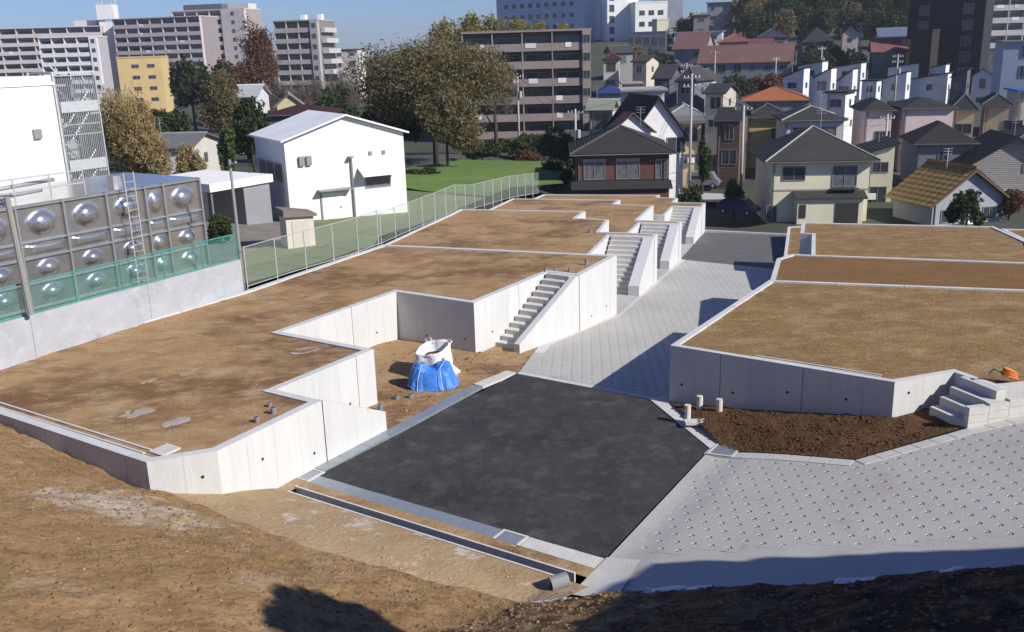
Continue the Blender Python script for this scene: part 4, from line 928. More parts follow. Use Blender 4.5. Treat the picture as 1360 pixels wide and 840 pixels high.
# middle ground between the two house groups
house('dark house with grey hipped roof and a yellow upper wall', 985, 1050, 122, 156, 138, 7, -6, 'hip', (.55, .41, .19), (.085, .088, .09), group=G_NEAR, st=2, wf=[(1.2, 4.6, 1.2, 1.4)])
house('brown walled house left of the slim pole in the middle', 955, 992, 108, 160, 145, 8, -20, 'gx', (.12, .085, .065), (.075, .078, .085), group=G_NEAR, st=2, wk='siding')
house('wide dark hipped roof house behind the big cream house', 1030, 1118, 112, 160, 141, 8, 0, 'hip', (.52, .51, .52), (.098, .100, .102), group=G_NEAR, st=2, cap=(.34, .32, .28))
house('tall narrow white house with bright right wall', 1106, 1128, 130, 124, 120, 5, -33, 'flat', (.74, .74, .74), DK, group=G_NEAR, st=3)
house('slate roofed house left of the orange roof', 946, 1000, 140, 148, 130, 8, -15, 'hip', (.36, .36, .33), (.10, .108, .125), group=G_NEAR, st=2)
house('house with bright orange hipped roof', 980, 1078, 150, 134, 116, 9, -5, 'hip', (.20, .22, .28), ORG, group=G_NEAR, st=2, cap=(.30, .10, .04))
house('ochre walled narrow house right of the white gabled house', 898, 934, 110, 163, 158, 6, -4, 'flat', (.58, .47, .27), (.2, .2, .19), group=G_NEAR, st=3)
house('green grey roofed house behind the ochre house', 884, 930, 118, 154, 138, 7, 0, 'hip', (.42, .42, .38), (.24, .26, .245), group=G_NEAR, st=2)
t, w, d, ze = house('flat roofed white house with two windows above the brown gables', 823, 882, 128, 121, 119, 8, 0, 'flat', (.60, .62, .66), (.45, .45, .46), group=G_NEAR, st=2, wf=[(-1.5, 4.6, 1.5, 1.4), (1.6, 4.6, 1.5, 1.4), (-1.5, 1.6, 1.5, 1.4)], zb=-3)
house('small peach cube house above the flat roofed white house', 828, 849, 145, 112, 110, 5, 0, 'flat', (.58, .45, .36), (.5, .4, .34), group=G_HILL, st=1)
house('house under a bright blue roof beside the brown apartment', 793, 826, 140, 124, 113, 7, 0, 'hip', (.45, .42, .40), (.035, .06, .24), group=G_HILL, st=2, cap=False)
house('small cream house by the foot of the brown apartment', 788, 812, 112, 146, 134, 5, -10, 'gx', (.55, .50, .36), (.30, .33, .26), group=G_NEAR, st=2)
house('small white house with red roof uphill from the blue roof', 799, 826, 178, 79, 71, 7, -5, 'hip', (.52, .53, .50), RED, group=G_HILL, st=2)
house('grey roofed cottage above the red roofed white house', 806, 838, 205, 70, 62, 7, 10, 'gx', (.30, .29, .28), (.16, .155, .16), group=G_HILL, st=1)
house('little cream house with brown gable in the middle of the slope', 848, 868, 172, 82, 75, 6, -30, 'gx', (.52, .48, .38), (.15, .12, .11), group=G_HILL, st=2)
house('dark slate roofed house below the little cream house', 868, 908, 155, 104, 88, 8, -25, 'gx', (.10, .10, .12), (.13, .13, .145), group=G_HILL, st=2)
house('grey house with low pale gable near the middle of the slope', 884, 912, 185, 90, 82, 7, -10, 'gy', (.42, .37, .35), (.14, .13, .14), group=G_HILL, st=2)
house('pink fronted narrow house left of the dark conifers', 926, 948, 150, 104, 94, 6, -20, 'gy', (.55, .42, .38), (.17, .15, .15), group=G_HILL, st=2)
house('dark grey house with lit gable below the narrow pink house', 940, 976, 135, 124, 113, 7, -28, 'gx', (.46, .42, .36), (.10, .10, .115), group=G_HILL, st=2)
house('tall grey house with dark roof beside the street pole', 906, 938, 140, 108, 88, 7, -30, 'hip', (.14, .16, .19), (.15, .14, .15), group=G_HILL, st=2)
# hillside
t, w, d, ze = house('long house with salmon tiled roof and cream end gable', 926, 1057, 208, 82, 61, 9, -12, 'gx', (.20, .25, .27), SAL, group=G_HILL, st=2, cap=(.30, .17, .14))
house('steep pink roofed house with grey gable', 892, 952, 222, 64, 44, 9, -25, 'gx', (.27, .25, .26), (.25, .13, .125), group=G_HILL, st=2)
house('low house with red roof above the salmon roof', 952, 1000, 236, 56, 45, 8, -4, 'hip', (.46, .38, .25), (.25, .095, .08), group=G_HILL, st=1)
house('house with navy blue hipped roof below the wood', 1002, 1046, 246, 50, 38, 8, 0, 'hip', (.17, .17, .22), (.075, .085, .13), group=G_HILL, st=1)
house('house with maroon roof behind the salmon roof', 992, 1030, 228, 60, 53, 7, -10, 'gx', (.30, .20, .15), (.21, .07, .08), group=G_HILL, st=1)
house('large slate hipped roof below the wood', 1060, 1106, 232, 56, 36, 9, 0, 'hip', (.12, .12, .13), (.085, .09, .10), group=G_HILL, st=1, cap=False)
house('small pale pink gabled house below the wood', 1114, 1143, 250, 46, 37, 7, -6, 'gy', (.55, .46, .44), (.28, .22, .21), group=G_HILL, st=1)
house('white house with blue grey roof left of the dark tower', 1162, 1222, 232, 48, 38, 8, -14, 'gx', (.52, .54, .58), (.16, .20, .30), group=G_HILL, st=2)
house('house with red tiled roof and teal walls left of the dark tower', 1152, 1206, 200, 68, 52, 8, -16, 'gx', (.13, .20, .21), (.30, .12, .11), group=G_HILL, st=2)
house('flat white house with long roof terrace at the crest', 893, 964, 258, 43, 40, 8, -10, 'flat', (.62, .62, .66), (.55, .56, .6), group=G_HILL, st=1)
house('grey flat roofed house at the skyline left of the wood', 936, 978, 290, 4, 3, 9, -10, 'flat', (.30, .29, .31), (.25, .24, .25), group=G_HILL, st=2)
house('house with flat eaves at the skyline below the grey one', 918, 945, 275, 20, 17, 8, -5, 'hip', (.25, .22, .20), (.24, .22, .21), group=G_HILL, st=2)
# row of white single-pitch houses
for k, (x0, x1, ye, yr, lab, rf) in enumerate([
    (1040, 1076, 103, 91, 'leftmost white house of the single-pitch row', 'shed'),
    (1080, 1112, 104, 91, 'second white single-pitch house, right of a white twin', 'shed'),
    (1112, 1140, 108, 92, 'third white single-pitch house, behind the tall narrow one', 'shed'),
    (1146, 1170, 108, 103, 'white box house with dark front in the row', 'flat'),
    (1172, 1210, 106, 96, 'white single-pitch house above the pink house wing', 'shed'),
    (1212, 1262, 106, 98, 'wide white house of the row above the plain pink house', 'shed'),
    (1262, 1290, 104, 93, 'dark fronted single-pitch house right in the row', 'shed'),
    (1290, 1324, 101, 92, 'rightmost white house of the single-pitch row', 'gy')]):
    dark = k in (6,)
    house(lab, x0, x1, 168 + (k % 3) * 3, ye, yr, 3.2, -35, rf, (.10, .11, .13) if dark else (.68, .69, .72), (.075, .08, .09), group=G_ROW, st=2, ov=.25, cap=False)
for k, (x0, x1, Y, ye, yr, lab) in enumerate([(1060, 1100, 190, 88, 82, 'dark roofed white house behind the left end of the row'), (1105, 1150, 192, 91, 84, 'dark roofed white house behind the third house of the row'),
    (1180, 1225, 192, 90, 85, 'dark roofed white house behind the middle of the row'), (1226, 1262, 190, 92, 86, 'dark roofed white house in front of the dark tower')]):
    house(lab, x0, x1, Y, ye, yr, 3.6, -35, 'shed', (.64, .65, .68), (.07, .072, .08), group=G_ROW, st=2, ov=.25, cap=False)
# dark tower, right blocks
def tower(name, label, xl, xr, Y, yt, d, a, wall, wins, zb=None, par=None, cat='building'):
    A = R(a); w = (atY(xr, yt, Y).x - atY(xl, yt, Y).x - d * abs(math.sin(A))) / math.cos(A); Yc = Y + d / 2; cx = atY((xl + xr) / 2, yt, Yc).x; zt = atY((xl + xr) / 2, yt, Y).z
    zb = terrain(cx, Yc) - .5 if zb is None else zb; t = thing(name, label, cat, (cx, Yc, zb), A, None); H_ = zt - zb
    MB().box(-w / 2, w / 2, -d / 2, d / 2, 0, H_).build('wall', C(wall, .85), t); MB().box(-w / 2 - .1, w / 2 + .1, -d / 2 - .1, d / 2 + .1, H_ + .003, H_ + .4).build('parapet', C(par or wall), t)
    for (x, z, ww, hh) in wins: window(t, 'f', x, H_ - z, ww, hh, w, d)
    return t, w, d, H_
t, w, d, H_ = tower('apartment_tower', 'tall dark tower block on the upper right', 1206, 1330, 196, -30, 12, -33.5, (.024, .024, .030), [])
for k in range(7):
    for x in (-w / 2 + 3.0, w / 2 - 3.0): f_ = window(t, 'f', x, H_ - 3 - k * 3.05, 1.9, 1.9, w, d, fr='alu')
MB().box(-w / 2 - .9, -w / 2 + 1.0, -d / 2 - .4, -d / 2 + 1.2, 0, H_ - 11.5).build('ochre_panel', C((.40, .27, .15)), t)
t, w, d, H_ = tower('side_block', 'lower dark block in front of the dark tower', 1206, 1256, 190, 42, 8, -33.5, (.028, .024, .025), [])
apartment('pale apartment block with balconies at the upper right corner', 1312, 1420, 236, -22, 5, 5, 10, -8, (.42, .38, .36), (.56, .54, .54), laundry=.5)
t, w, d, ze = house('blue grey three-storey block at the right edge', 1316, 1400, 140, 56, 54, 10, -20, 'flat', (.34, .40, .48), (.25, .25, .27), group=G_NEAR, st=4, ov=.3)
house('low pale house with bright blue band at the right edge', 1340, 1400, 128, 122, 118, 7, 0, 'flat', (.50, .46, .42), (.05, .16, .42), group=G_NEAR, st=1)

# brown apartment block
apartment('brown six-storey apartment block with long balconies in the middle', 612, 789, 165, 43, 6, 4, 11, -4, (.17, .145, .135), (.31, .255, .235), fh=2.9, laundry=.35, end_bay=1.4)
# hospital on the crest
t, w, d, H_ = tower('hospital_wing', 'large blue shaded hospital wing at the skyline', 656, 806, 330, -40, 16, -33.5, (.50, .56, .66), [(-13 + i * 3.2, 11 + f * 3.6, 1.6, 1.5) for i in range(9) for f in range(4)], zb=2)
t, w, d, H_ = tower('hospital_tower', 'bright white hospital stair tower beside the blue wing', 798, 846, 318, -30, 10, 8, (.78, .78, .77), [(-3.6, 6 + f * 3.4, 1.6, 2.2) for f in range(6)], zb=4)
t, w, d, H_ = tower('hospital_annex', 'white two-storey block right of the hospital tower', 836, 884, 312, 4, 10, 6, (.76, .77, .74), [(-3 + i * 3, 3 + f * 3.4, 1.8, 1.5) for i in range(3) for f in range(2)], zb=6)
t, w, d, H_ = tower('grey_block', 'pale grey building behind the hospital annex', 862, 910, 350, -8, 10, -10, (.36, .38, .43), [], zb=6)
t, w, d, H_ = tower('blue_pavilion', 'dark glazed building below the hospital', 836, 890, 275, 44, 10, -12, (.10, .12, .17), [(-5 + i * 2.2, 2.2, 1.6, 2.4) for i in range(5)])
t, w, d, H_ = tower('cream_block', 'small cream block in front of the hospital annex', 868, 886, 285, 27, 6, 5, (.66, .62, .46), [])
# left skyline
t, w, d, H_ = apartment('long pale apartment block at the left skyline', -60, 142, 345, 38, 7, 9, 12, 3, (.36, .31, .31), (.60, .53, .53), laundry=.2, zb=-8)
MB().box(w / 2 - 11, w / 2 - 3, 0, 6, H_, H_ + 2.4).build('machine_room', C((.6, .56, .56)), t)
t, w, d, H_ = apartment('lower white apartment wing in front of the long pale block', 58, 136, 320, 50, 6, 4, 10, 3, (.42, .40, .42), (.70, .68, .70), zb=-8, end_bay=2.5)
t, w, d, H_ = apartment('tall pale apartment block with roof tanks on the skyline', 150, 288, 340, 24, 8, 7, 12, -14, (.26, .23, .24), (.53, .47, .48), zb=-8, laundry=.2)
t, w, d, H_ = apartment('upper right part of the tall pale apartment block', 230, 345, 348, 14, 9, 4, 12, -14, (.32, .29, .29), (.58, .53, .52), zb=-8, end_bay=9)
MB().box(-w / 2 + 1, w / 2 - 12, 0, 5, H_ + .36, H_ + 2.5).build('machine_room', C((.12, .13, .14)), t); MB().box(w / 2 - 9, w / 2 - 1, -1, 5, H_ + .36, H_ + 2.2).build('machine_room', C((.55, .55, .52)), t)
t, w, d, H_ = apartment('grey apartment block with stepped right side behind the bare trees', 368, 440, 280, 28, 8, 3, 14, -10, (.21, .195, .19), (.42, .39, .37), zb=-8, end_bay=2.2)
for k in range(5): MB().box(w / 2 + .2, w / 2 + 1.3 + .45 * k, -d / 2 + 2, d / 2 - 2, H_ - 3.2 - 2.9 * k, H_ - 1.9 - 2.9 * k).build('side_balcony', C((.5, .49, .49)), t)
for x in (-1, 4): MB().box(x, x + 1.3, 0, 2, H_ + .36, H_ + 1.9).build('roof_tank', 'white_trim', t)
t, w, d, H_ = tower('yellow_building', 'small yellow four-storey building below the skyline blocks', 158, 221, 270, 77, 10, 8, (.62, .46, .21), [(-1.2 + i * 4.2, 2.2 + f * 3.0, 2.0, 1.0) for i in range(2) for f in range(4)], zb=-8, par=(.55, .40, .2))
# chimney-like white water tower on the left skyline
b_ = atY(146, 40, 352); t = thing('water_tower', 'white rooftop tower at the left skyline above the pale block', 'tower', (b_.x, b_.y, 0), R(5))
zt = atY(146, 2, 352).z
MB().box(-2.6, 2.6, -2.6, 2.6, 0, zt - 7).build('shaft', 'white_wall', t); MB().box(-2.9, 2.9, -2.9, 2.9, zt - 6.2, zt - 1.2).build('tank', 'white_wall', t)
for s_ in (-2.3, 2.3):
    for r_ in (-2.3, 2.3): MB().tube([(s_, r_, zt - 7), (s_, r_, zt + 3.5)], .22, 5).build('leg', 'galv', t)
for h in (0, 1.2, 2.4, 3.4): MB().box(-2.6, 2.6, -2.6, -2.5, zt + h, zt + h + .18).build('rail', 'galv', t)
MB().tube([(-3, 0, zt - 10), (-5.5, 0, zt - 15), (-7.5, 0, zt - 17)], .5, 6).build('chute', 'galv', t)
# houses behind the left yard
house('low house with grey roof behind the golden tree', 186, 276, 92, 196, 179, 8, -12, 'gx', (.55, .53, .48), (.19, .19, .20), group='low houses on the left', st=1, zb=0)
house('small white roofed house among the left trees', 318, 350, 150, 128, 114, 7, -10, 'gx', (.58, .58, .58), (.50, .51, .53), group='low houses on the left', st=2)
house('small yellow gabled house among the left trees', 362, 408, 150, 140, 126, 7, 6, 'gy', (.55, .48, .27), (.32, .31, .27), group='low houses on the left', st=1)
house('dark red roofed house behind the white hall', 358, 448, 118, 152, 139, 7, -6, 'hip', (.13, .13, .14), (.13, .042, .048), group='low houses on the left', st=2, cap=False)
house('distant pale house cluster at the skyline gap', 444, 482, 300, 66, 62, 8, -12, 'flat', (.55, .53, .50), (.4, .38, .36), group='low houses on the left', st=2, zb=-6)
# ------------------------------------------------------------------ trees and shrubs
def crown_mesh(rx, ry, rz, n, leaf, seed, mat, lobes=9, shell=.45, spread=.62, vert=0.0, asp=1.0):
    """leaf clumps spread through several uneven lobes; every leaf a small separate quad"""
    g = np.random.default_rng(seed); L = []
    for i in range(lobes):
        th = g.uniform(0, 2 * np.pi); ph = np.arccos(g.uniform(-.75, 1)); r = spread * g.uniform(.55, 1.05)
        L.append((np.array([r * np.sin(ph) * np.cos(th), r * np.sin(ph) * np.sin(th), r * np.cos(ph)]), g.uniform(.30, .52)))
    L.append((np.zeros(3), .55)); per = n // len(L); P = []
    for c, r in L:
        d = g.normal(size=(per, 3)); d /= np.linalg.norm(d, axis=1)[:, None]; rad = r * (shell + (1 - shell) * g.random(per)) ** .8
        # small twig clumps: jitter groups together
        k = max(1, per // 14); cl = g.normal(size=(k, 3)); cl /= np.linalg.norm(cl, axis=1)[:, None]; cl = cl * (r * (shell + (1 - shell) * g.random(k)) ** .6)[:, None]
        q = cl[g.integers(0, k, per)] + g.normal(size=(per, 3)) * r * .13
        P.append(c + np.where(g.random(per)[:, None] < .75, q, d * rad[:, None]))
    P = np.concatenate(P) * np.array([rx, ry, rz]); N = len(P)
    a = g.normal(size=(N, 3)); a /= np.linalg.norm(a, axis=1)[:, None]; b = g.normal(size=(N, 3)); b[:, 2] += vert; b -= a * (a * b).sum(1)[:, None]; b /= np.linalg.norm(b, axis=1)[:, None]
    s = leaf * g.uniform(.6, 1.3, N)[:, None]; a *= s * .5 * asp; b *= s / asp ** .6
    V = np.stack([P - a - b * .6, P + a - b * .3, P + a * .6 + b * .7, P - a * .7 + b * .5], 1).reshape(-1, 3)
    me = bpy.data.meshes.new('crown'); me.vertices.add(N * 4); me.vertices.foreach_set('co', V.astype(np.float32).ravel())
    me.loops.add(N * 4); me.loops.foreach_set('vertex_index', np.arange(N * 4, dtype=np.int32)); me.polygons.add(N); me.polygons.foreach_set('loop_start', np.arange(0, N * 4, 4, dtype=np.int32)); me.polygons.foreach_set('loop_total', np.full(N, 4, np.int32))
    me.update(); me.validate(); me.materials.append(M(mat)); return me
def trunk_mesh(h, r, rx, rz, seed, limbs=6):
    g = random.Random(seed); m = MB(); top = h
    m.tube([(0, 0, -.3), (g.uniform(-.1, .1), g.uniform(-.1, .1), h * .45), (g.uniform(-.25, .25), g.uniform(-.2, .2), h)], [r, r * .75, r * .3], 7)
    for i in range(limbs):
        z = h * g.uniform(.35, .8); th = g.uniform(0, 6.28); l = rx * g.uniform(.5, .85)
        m.tube([(0, 0, z), (math.cos(th) * l * .5, math.sin(th) * l * .5, z + rz * .3), (math.cos(th) * l, math.sin(th) * l, z + rz * g.uniform(.45, .75))], [r * .45, r * .28, r * .08], 5)
    return m
tcache = {}
def tree(label, px, ytop, wpx, Y, mat, n=3500, leaf=.28, crown=.72, seed=1, group='trees round the town', zb=None, name='tree', cat='tree', share=None, lobes=9, shell=.45, vert=0.0, ry=None):
    """tree whose crown spans wpx photo pixels at distance Y and whose top reaches ytop"""
    p = atY(px, ytop, Y); z0 = terrain(p.x, Y) - .2 if zb is None else zb; H_ = p.z - z0; rx = wpx / 2 / FPX * Y; rz = H_ * crown / 2
    t = thing(name, label, cat, (p.x, Y, z0), rnd.uniform(0, 6), group)
    key = share
    if key and key in tcache:
        (cm, tm, r0, z0_, h0) = tcache[key]; c = link('crown', cm, t); c.scale = (rx / r0, rx / r0, rz / z0_); c.location = (0, 0, H_ - rz); k = link('trunk', tm, t); k.scale = (1, 1, H_ / h0)
    else:
        cm = crown_mesh(rx * 1.02, (ry or rx) * 1.02, rz * 1.02, n, leaf, seed, mat, lobes, shell, vert=vert, asp={'twig_pink': .22, 'leaf_gold': .4, 'leaf_olive': .6}.get(mat, .85)); c = link('crown', cm, t); c.location = (0, 0, H_ - rz)
        k = trunk_mesh(H_ * .75, max(.10, H_ * .022), rx, rz, seed).build('trunk', 'bark', t, smooth=True)
        if key: tcache[key] = (cm, k.data, rx, rz, H_)
    return t
GT = 'trees round the left yard'
tree('big olive and brown spreading tree beside the lawn', 570, 34, 232, 108, 'leaf_olive', 54000, .22, .82, 3, GT, lobes=30, shell=.12)
tree('bare twiggy tree in front of the brown apartment', 655, 66, 80, 125, 'twig_pink', 12000, .15, .70, 5, GT, lobes=14, shell=.1)
tree('yellow green lower tree right of the white hall', 590, 122, 100, 100, 'leaf_olive', 18000, .20, .82, 61, GT, lobes=16, shell=.15)
tree('dark evergreen behind the right end of the white hall', 520, 112, 96, 112, 'leaf_dark', 7000, .34, .85, 8, GT)
tree('golden feathery tree behind the water tank', 158, 112, 90, 72, 'leaf_gold', 26000, .14, .88, 9, GT, lobes=22, shell=.12, vert=1.5)
tree('low golden bush right of the golden tree', 196, 172, 62, 70, 'leaf_gold', 5000, .18, .9, 10, GT, shell=.25)
tree('dark green conifer beside the yellow building', 247, 62, 58, 205, 'leaf_dark', 4200, .5, .86, 11, GT)
tree('round dark tree right of the yellow building', 282, 86, 52, 190, 'leaf_dark', 3600, .48, .86, 12, GT)
tree('tall russet tree below the skyline', 338, 26, 62, 215, 'leaf_red', 9000, .34, .85, 13, GT, lobes=14, shell=.2)
tree('russet tree leaning left of the tall russet one', 306, 68, 66, 200, 'leaf_red', 4200, .46, .85, 14, GT)
tree('brown leaved tree above the low grey roof', 285, 96, 85, 130, 'leaf_olive', 15000, .22, .85, 15, GT, lobes=16, shell=.12)
tree('bright green cypress left of the white hall', 298, 160, 30, 88, 'leaf_green', 3000, .22, .92, 16, GT)
tree('dark tree left of the white hall', 328, 128, 66, 100, 'leaf_dark', 5200, .28, .9, 17, GT)
tree('dark hedge tree behind the low grey roof', 220, 138, 90, 112, 'leaf_dark', 6500, .30, .88, 18, GT)
tree('dark shrub tree between golden tree and yellow building', 185, 134, 56, 120, 'leaf_dark', 3600, .30, .88, 19, GT)
tree('pinkish bare cherry left of the grey apartment foot', 405, 84, 62, 190, 'twig_pink', 8000, .22, .85, 20, GT, lobes=14, shell=.1)
tree('pinkish bare cherry right of the grey apartment foot', 452, 78, 60, 170, 'twig_pink', 8000, .22, .85, 21, GT, lobes=14, shell=.1)
tree('dark tree behind the red roof', 440, 112, 76, 150, 'leaf_dark', 4600, .36, .88, 22, GT)
tree('reddish bare tree below the russet trees', 362, 100, 60, 175, 'twig_pink', 3000, .34, .85, 23, GT, shell=.2)
tree('orange brown shrub by the low grey house', 246, 186, 44, 78, 'leaf_gold', 3000, .20, .9, 24, GT)
tree('green shrub above the water tank', 196, 216, 40, 62, 'leaf_green', 2400, .18, .9, 25, GT, name='shrub', cat='shrub')
tree('dark shrub between tank and service pole', 288, 282, 36, 52, 'leaf_dark', 2000, .16, .95, 26, GT, name='shrub', cat='shrub')
for k, (px, yt, wp, Y, mt, lab) in enumerate([(662, 182, 60, 128, 'leaf_dark', 'dark hedge below the brown apartment, left part'), (706, 172, 70, 126, 'leaf_dark', 'dark hedge below the brown apartment, middle part'), (742, 168, 60, 118, 'leaf_dark', 'dark tree left of the brick house'),
    (738, 212, 50, 100, 'leaf_dark', 'dark shrub at the right end of the lawn'), (700, 196, 44, 112, 'leaf_red', 'russet shrub under the brown apartment'), (560, 222, 54, 92, 'leaf_dark', 'dark shrub behind the white hall corner'), (640, 190, 60, 118, 'leaf_dark', 'dark shrub behind the lawn')]):
    tree(lab, px, yt, wp, Y, mt, 4200, .24, .95, 40 + k, 'hedges and shrubs round the lawn', name='shrub', cat='shrub')
tree('round green bush above the farthest stair', 915, 240, 44, 82, 'leaf_dark', 3600, .16, .95, 50, 'bushes by the street end', name='bush', cat='bush')
tree('yellow green small tree at the end of the street', 976, 232, 26, 92, 'leaf_green', 2200, .18, .9, 51, 'bushes by the street end', name='bush', cat='bush')
tree('dark green tree in front of the golden roof', 1288, 252, 56, 79, 'leaf_dark', 4200, .20, .92, 52, 'bushes by the street end')
tree('brown shrub right of the golden roof', 1345, 250, 56, 84, 'leaf_red', 3200, .2, .92, 53, 'bushes by the street end', name='bush', cat='bush')
tree('dark conifer beside the ochre house', 935, 180, 22, 104, 'leaf_dark', 2600, .22, .92, 54, 'bushes by the street end')
for k, (px, yt, wp, Y, mt, lab) in enumerate([(985, 92, 60, 180, 'leaf_dark', 'dark tree below the salmon roof, left of two'), (1020, 90, 50, 182, 'leaf_red', 'reddish tree below the salmon roof'), (1082, 56, 60, 205, 'leaf_dark', 'dark tree below the slate roof'), (1108, 54, 50, 215, 'leaf_dark', 'dark green tree right of the slate roof'), (1135, 62, 46, 205, 'leaf_dark', 'dark tree left of the tall hillside pole'),
    (905, 20, 40, 285, 'leaf_dark', 'dark skyline tree left of the wood'), (922, 16, 30, 282, 'leaf_green', 'green skyline tree left of the wood'), (870, 60, 46, 225, 'leaf_dark', 'dark scrub on the slope below the dark glazed building'), (836, 58, 50, 230, 'leaf_olive', 'olive scrub on the slope right of the brown apartment'), (1178, 60, 34, 215, 'leaf_dark', 'dark tree between the red and blue grey roofs')]):
    tree(lab, px, yt, wp, Y, mt, 3000, .40, .92, 70 + k, 'hillside trees')
# wood on the crest, bamboo-like wood behind the brown apartment
wood = 0
for k, (px, yt, wp, Y, mt) in enumerate([(990, -22, 50, 290, 'o'), (1018, -30, 55, 300, 'o'), (1046, -26, 50, 292, 'd'), (1072, -34, 56, 300, 'o'), (1100, -30, 52, 294, 'd'), (1128, -34, 56, 300, 'o'), (1156, -28, 52, 292, 'd'), (1184, -30, 52, 298, 'o'), (1206, -20, 40, 290, 'd'), (1004, 6, 44, 272, 'd'), (1036, 2, 46, 272, 'o'), (1066, 0, 46, 275, 'd'), (1098, 2, 46, 272, 'd'), (1130, 0, 46, 275, 'o'), (1160, 4, 46, 272, 'd'), (1188, 6, 44, 270, 'd')]):
    names = ['first', 'second', 'third', 'fourth', 'fifth', 'sixth', 'seventh', 'eighth', 'ninth']
    lab = ('%s tree from the left in the back rank of the hilltop wood' % names[k]) if k < 9 else ('%s tree from the left in the front rank of the hilltop wood' % names[k - 9])
    tree(lab, px, yt, wp, Y, 'leaf_olive' if mt == 'o' else 'leaf_dark', 4500, .55, .9, 90 + k % 2 + (0 if mt == 'o' else 5), 'trees of the hilltop wood', share='wood_' + mt + str(k % 2), vert=1.0)
for k, (px, yt, wp) in enumerate([(588, -2, 52), (612, -8, 54), (636, -10, 54), (660, -6, 52), (684, 2, 50), (708, 8, 46), (744, 14, 36)]):
    tree('%s yellow green tree from the left behind the brown apartment roof' % ['first', 'second', 'third', 'fourth', 'fifth', 'sixth', 'seventh'][k], px, yt, wp, 250, 'leaf_yellow', 3500, .42, .8, 120, 'yellow trees behind the brown apartment', share='yel', vert=1.0)
# trees on the hill beside the viewer: they throw the shade on the near slope
for k, (u, v, h, r) in enumerate([(11.5, 5.0, 4.9, 1.25), (4.5, 5.0, 6.0, 2.2), (8.4, 9.0, 5.0, 2.0), (6.0, 12.0, 5.0, 2.2)]):
    p = W(u, v, hill_z(u, v) - .2); t = thing('roadside_tree', 'leafy tree on the bank beside the viewer, %s' % ['nearest the slope edge', 'nearest the viewer', 'farthest back', 'above the dimpled road'][k], 'tree', p, k, 'trees on the bank beside the viewer')
    c = link('crown', crown_mesh(r, r, h * .36, 5000, .2, 200 + k, 'leaf_green'), t); c.location = (0, 0, h * .64); trunk_mesh(h * .8, .16, r, h * .35, k).build('trunk', 'bark', t, smooth=True)

# ------------------------------------------------------------------ utility poles
def upole(label, px, yt, Y, yb=None, arms=2, drum=True):
    p = atY(px, yt, Y); z0 = terrain(p.x, Y) - .3; h = p.z - z0; t = thing('utility_pole', label, 'utility pole', (p.x, Y, z0), rnd.uniform(-.6, .3), 'utility poles')
    MB().tube([(0, 0, 0), (0, 0, h)], [.17, .12], 8).build('shaft', 'pole_concrete', t, smooth=True)
    for k in range(arms): MB().box(-.9, .9, -.05, .05, h - .5 - .9 * k, h - .38 - .9 * k).build('crossarm', 'pole_steel', t)
    for k in range(arms):
        for x in (-.8, -.4, .4, .8): MB().tube([(x, 0, h - .38 - .9 * k), (x, 0, h - .18 - .9 * k)], .05, 5).build('insulator', 'white_trim', t)
    if drum: MB().tube([(.35, -.1, h - 3.2), (.35, -.1, h - 2.3)], .25, 8).build('transformer', 'galv', t)
for px, yt, Y, lab, ar, dr in [(687, 98, 130, 'utility pole in front of the brown apartment', 1, True), (764, 145, 108, 'utility pole left of the brick house roof', 1, True), (919, 98, 104, 'tall utility pole right of the ochre house', 2, False), (988, 140, 98, 'utility pole left of the cream house', 1, False), (1144, 30, 210, 'tall utility pole on the hillside below the wood', 2, True), (1193, 72, 165, 'utility pole among the white row houses', 2, True), (1092, 62, 200, 'utility pole below the large slate roof', 1, True), (1179, 152, 108, 'slim pole in front of the pink house', 1, False), (950, 68, 205, 'utility pole in front of the salmon roof', 1, False), (1031, 76, 204, 'utility pole by the cream end gable', 1, False), (912, 84, 150, 'utility pole beside the tall grey house', 2, True)]: upole(lab, px, yt, Y, None, ar, dr)

# ------------------------------------------------------------------ cars by the street end
def car(label, px, py, Y, rz, mat, van=False):
    p = atY(px, py, Y); p.z = street_z(90) + .15; t = thing('parked_car', label, 'car', p, rz, 'parked cars')
    L_, w_ = 3.9, .82
    prof = [(-1.95, .35), (1.95, .35), (1.95, .75), (1.25, .95), (.75, 1.45), (-1.2, 1.5), (-1.85, .98), (-1.95, .8)] if not van else [(-1.8, .35), (1.8, .35), (1.8, .9), (1.45, 1.1), (1.1, 1.75), (-1.75, 1.8), (-1.8, 1.0)]
    MB().prism([(x, -w_, z) for x, z in prof], [(x, w_, z) for x, z in prof]).build('body', mat, t)
    g = [(1.1, 1.0), (.72, 1.38), (-1.1, 1.42), (-1.6, 1.0)]
    for s_ in (-1, 1): MB().prism([(x, s_ * (w_ + .0), z) for x, z in g], [(x, s_ * (w_ + .012), z) for x, z in g]).build('side_window', 'glass', t)
    MB().hexa([(1.27, -w_ * .85, .99), (1.29, w_ * .85, .99), (.80, w_ * .8, 1.43), (.78, -w_ * .8, 1.43)], [(1.29, -w_ * .85, 1.0), (1.31, w_ * .85, 1.0), (.82, w_ * .8, 1.45), (.80, -w_ * .8, 1.45)]).build('windscreen', 'glass', t)
    for x in (-1.2, 1.2):
        for s_ in (-1, 1):
            k = MB().tube([(x, s_ * (w_ - .15), .3), (x, s_ * (w_ + .03), .3)], .3, 12).build('wheel', 'tyre', t); MB().tube([(x, s_ * (w_ + .02), .3), (x, s_ * (w_ + .045), .3)], .17, 10).build('rim', 'galv', k)
    for s_ in (-.6, .6): MB().box(1.93, 1.965, s_ - .16, s_ + .16, .62, .76).build('headlight', 'lamp', t)
car('dark blue car parked in the shade beyond the street end', 980, 288, 90, R(-35), 'car_blue')
car('silver grey van in the shade behind the street end bushes', 934, 242, 108, R(-20), 'car_silver', True)
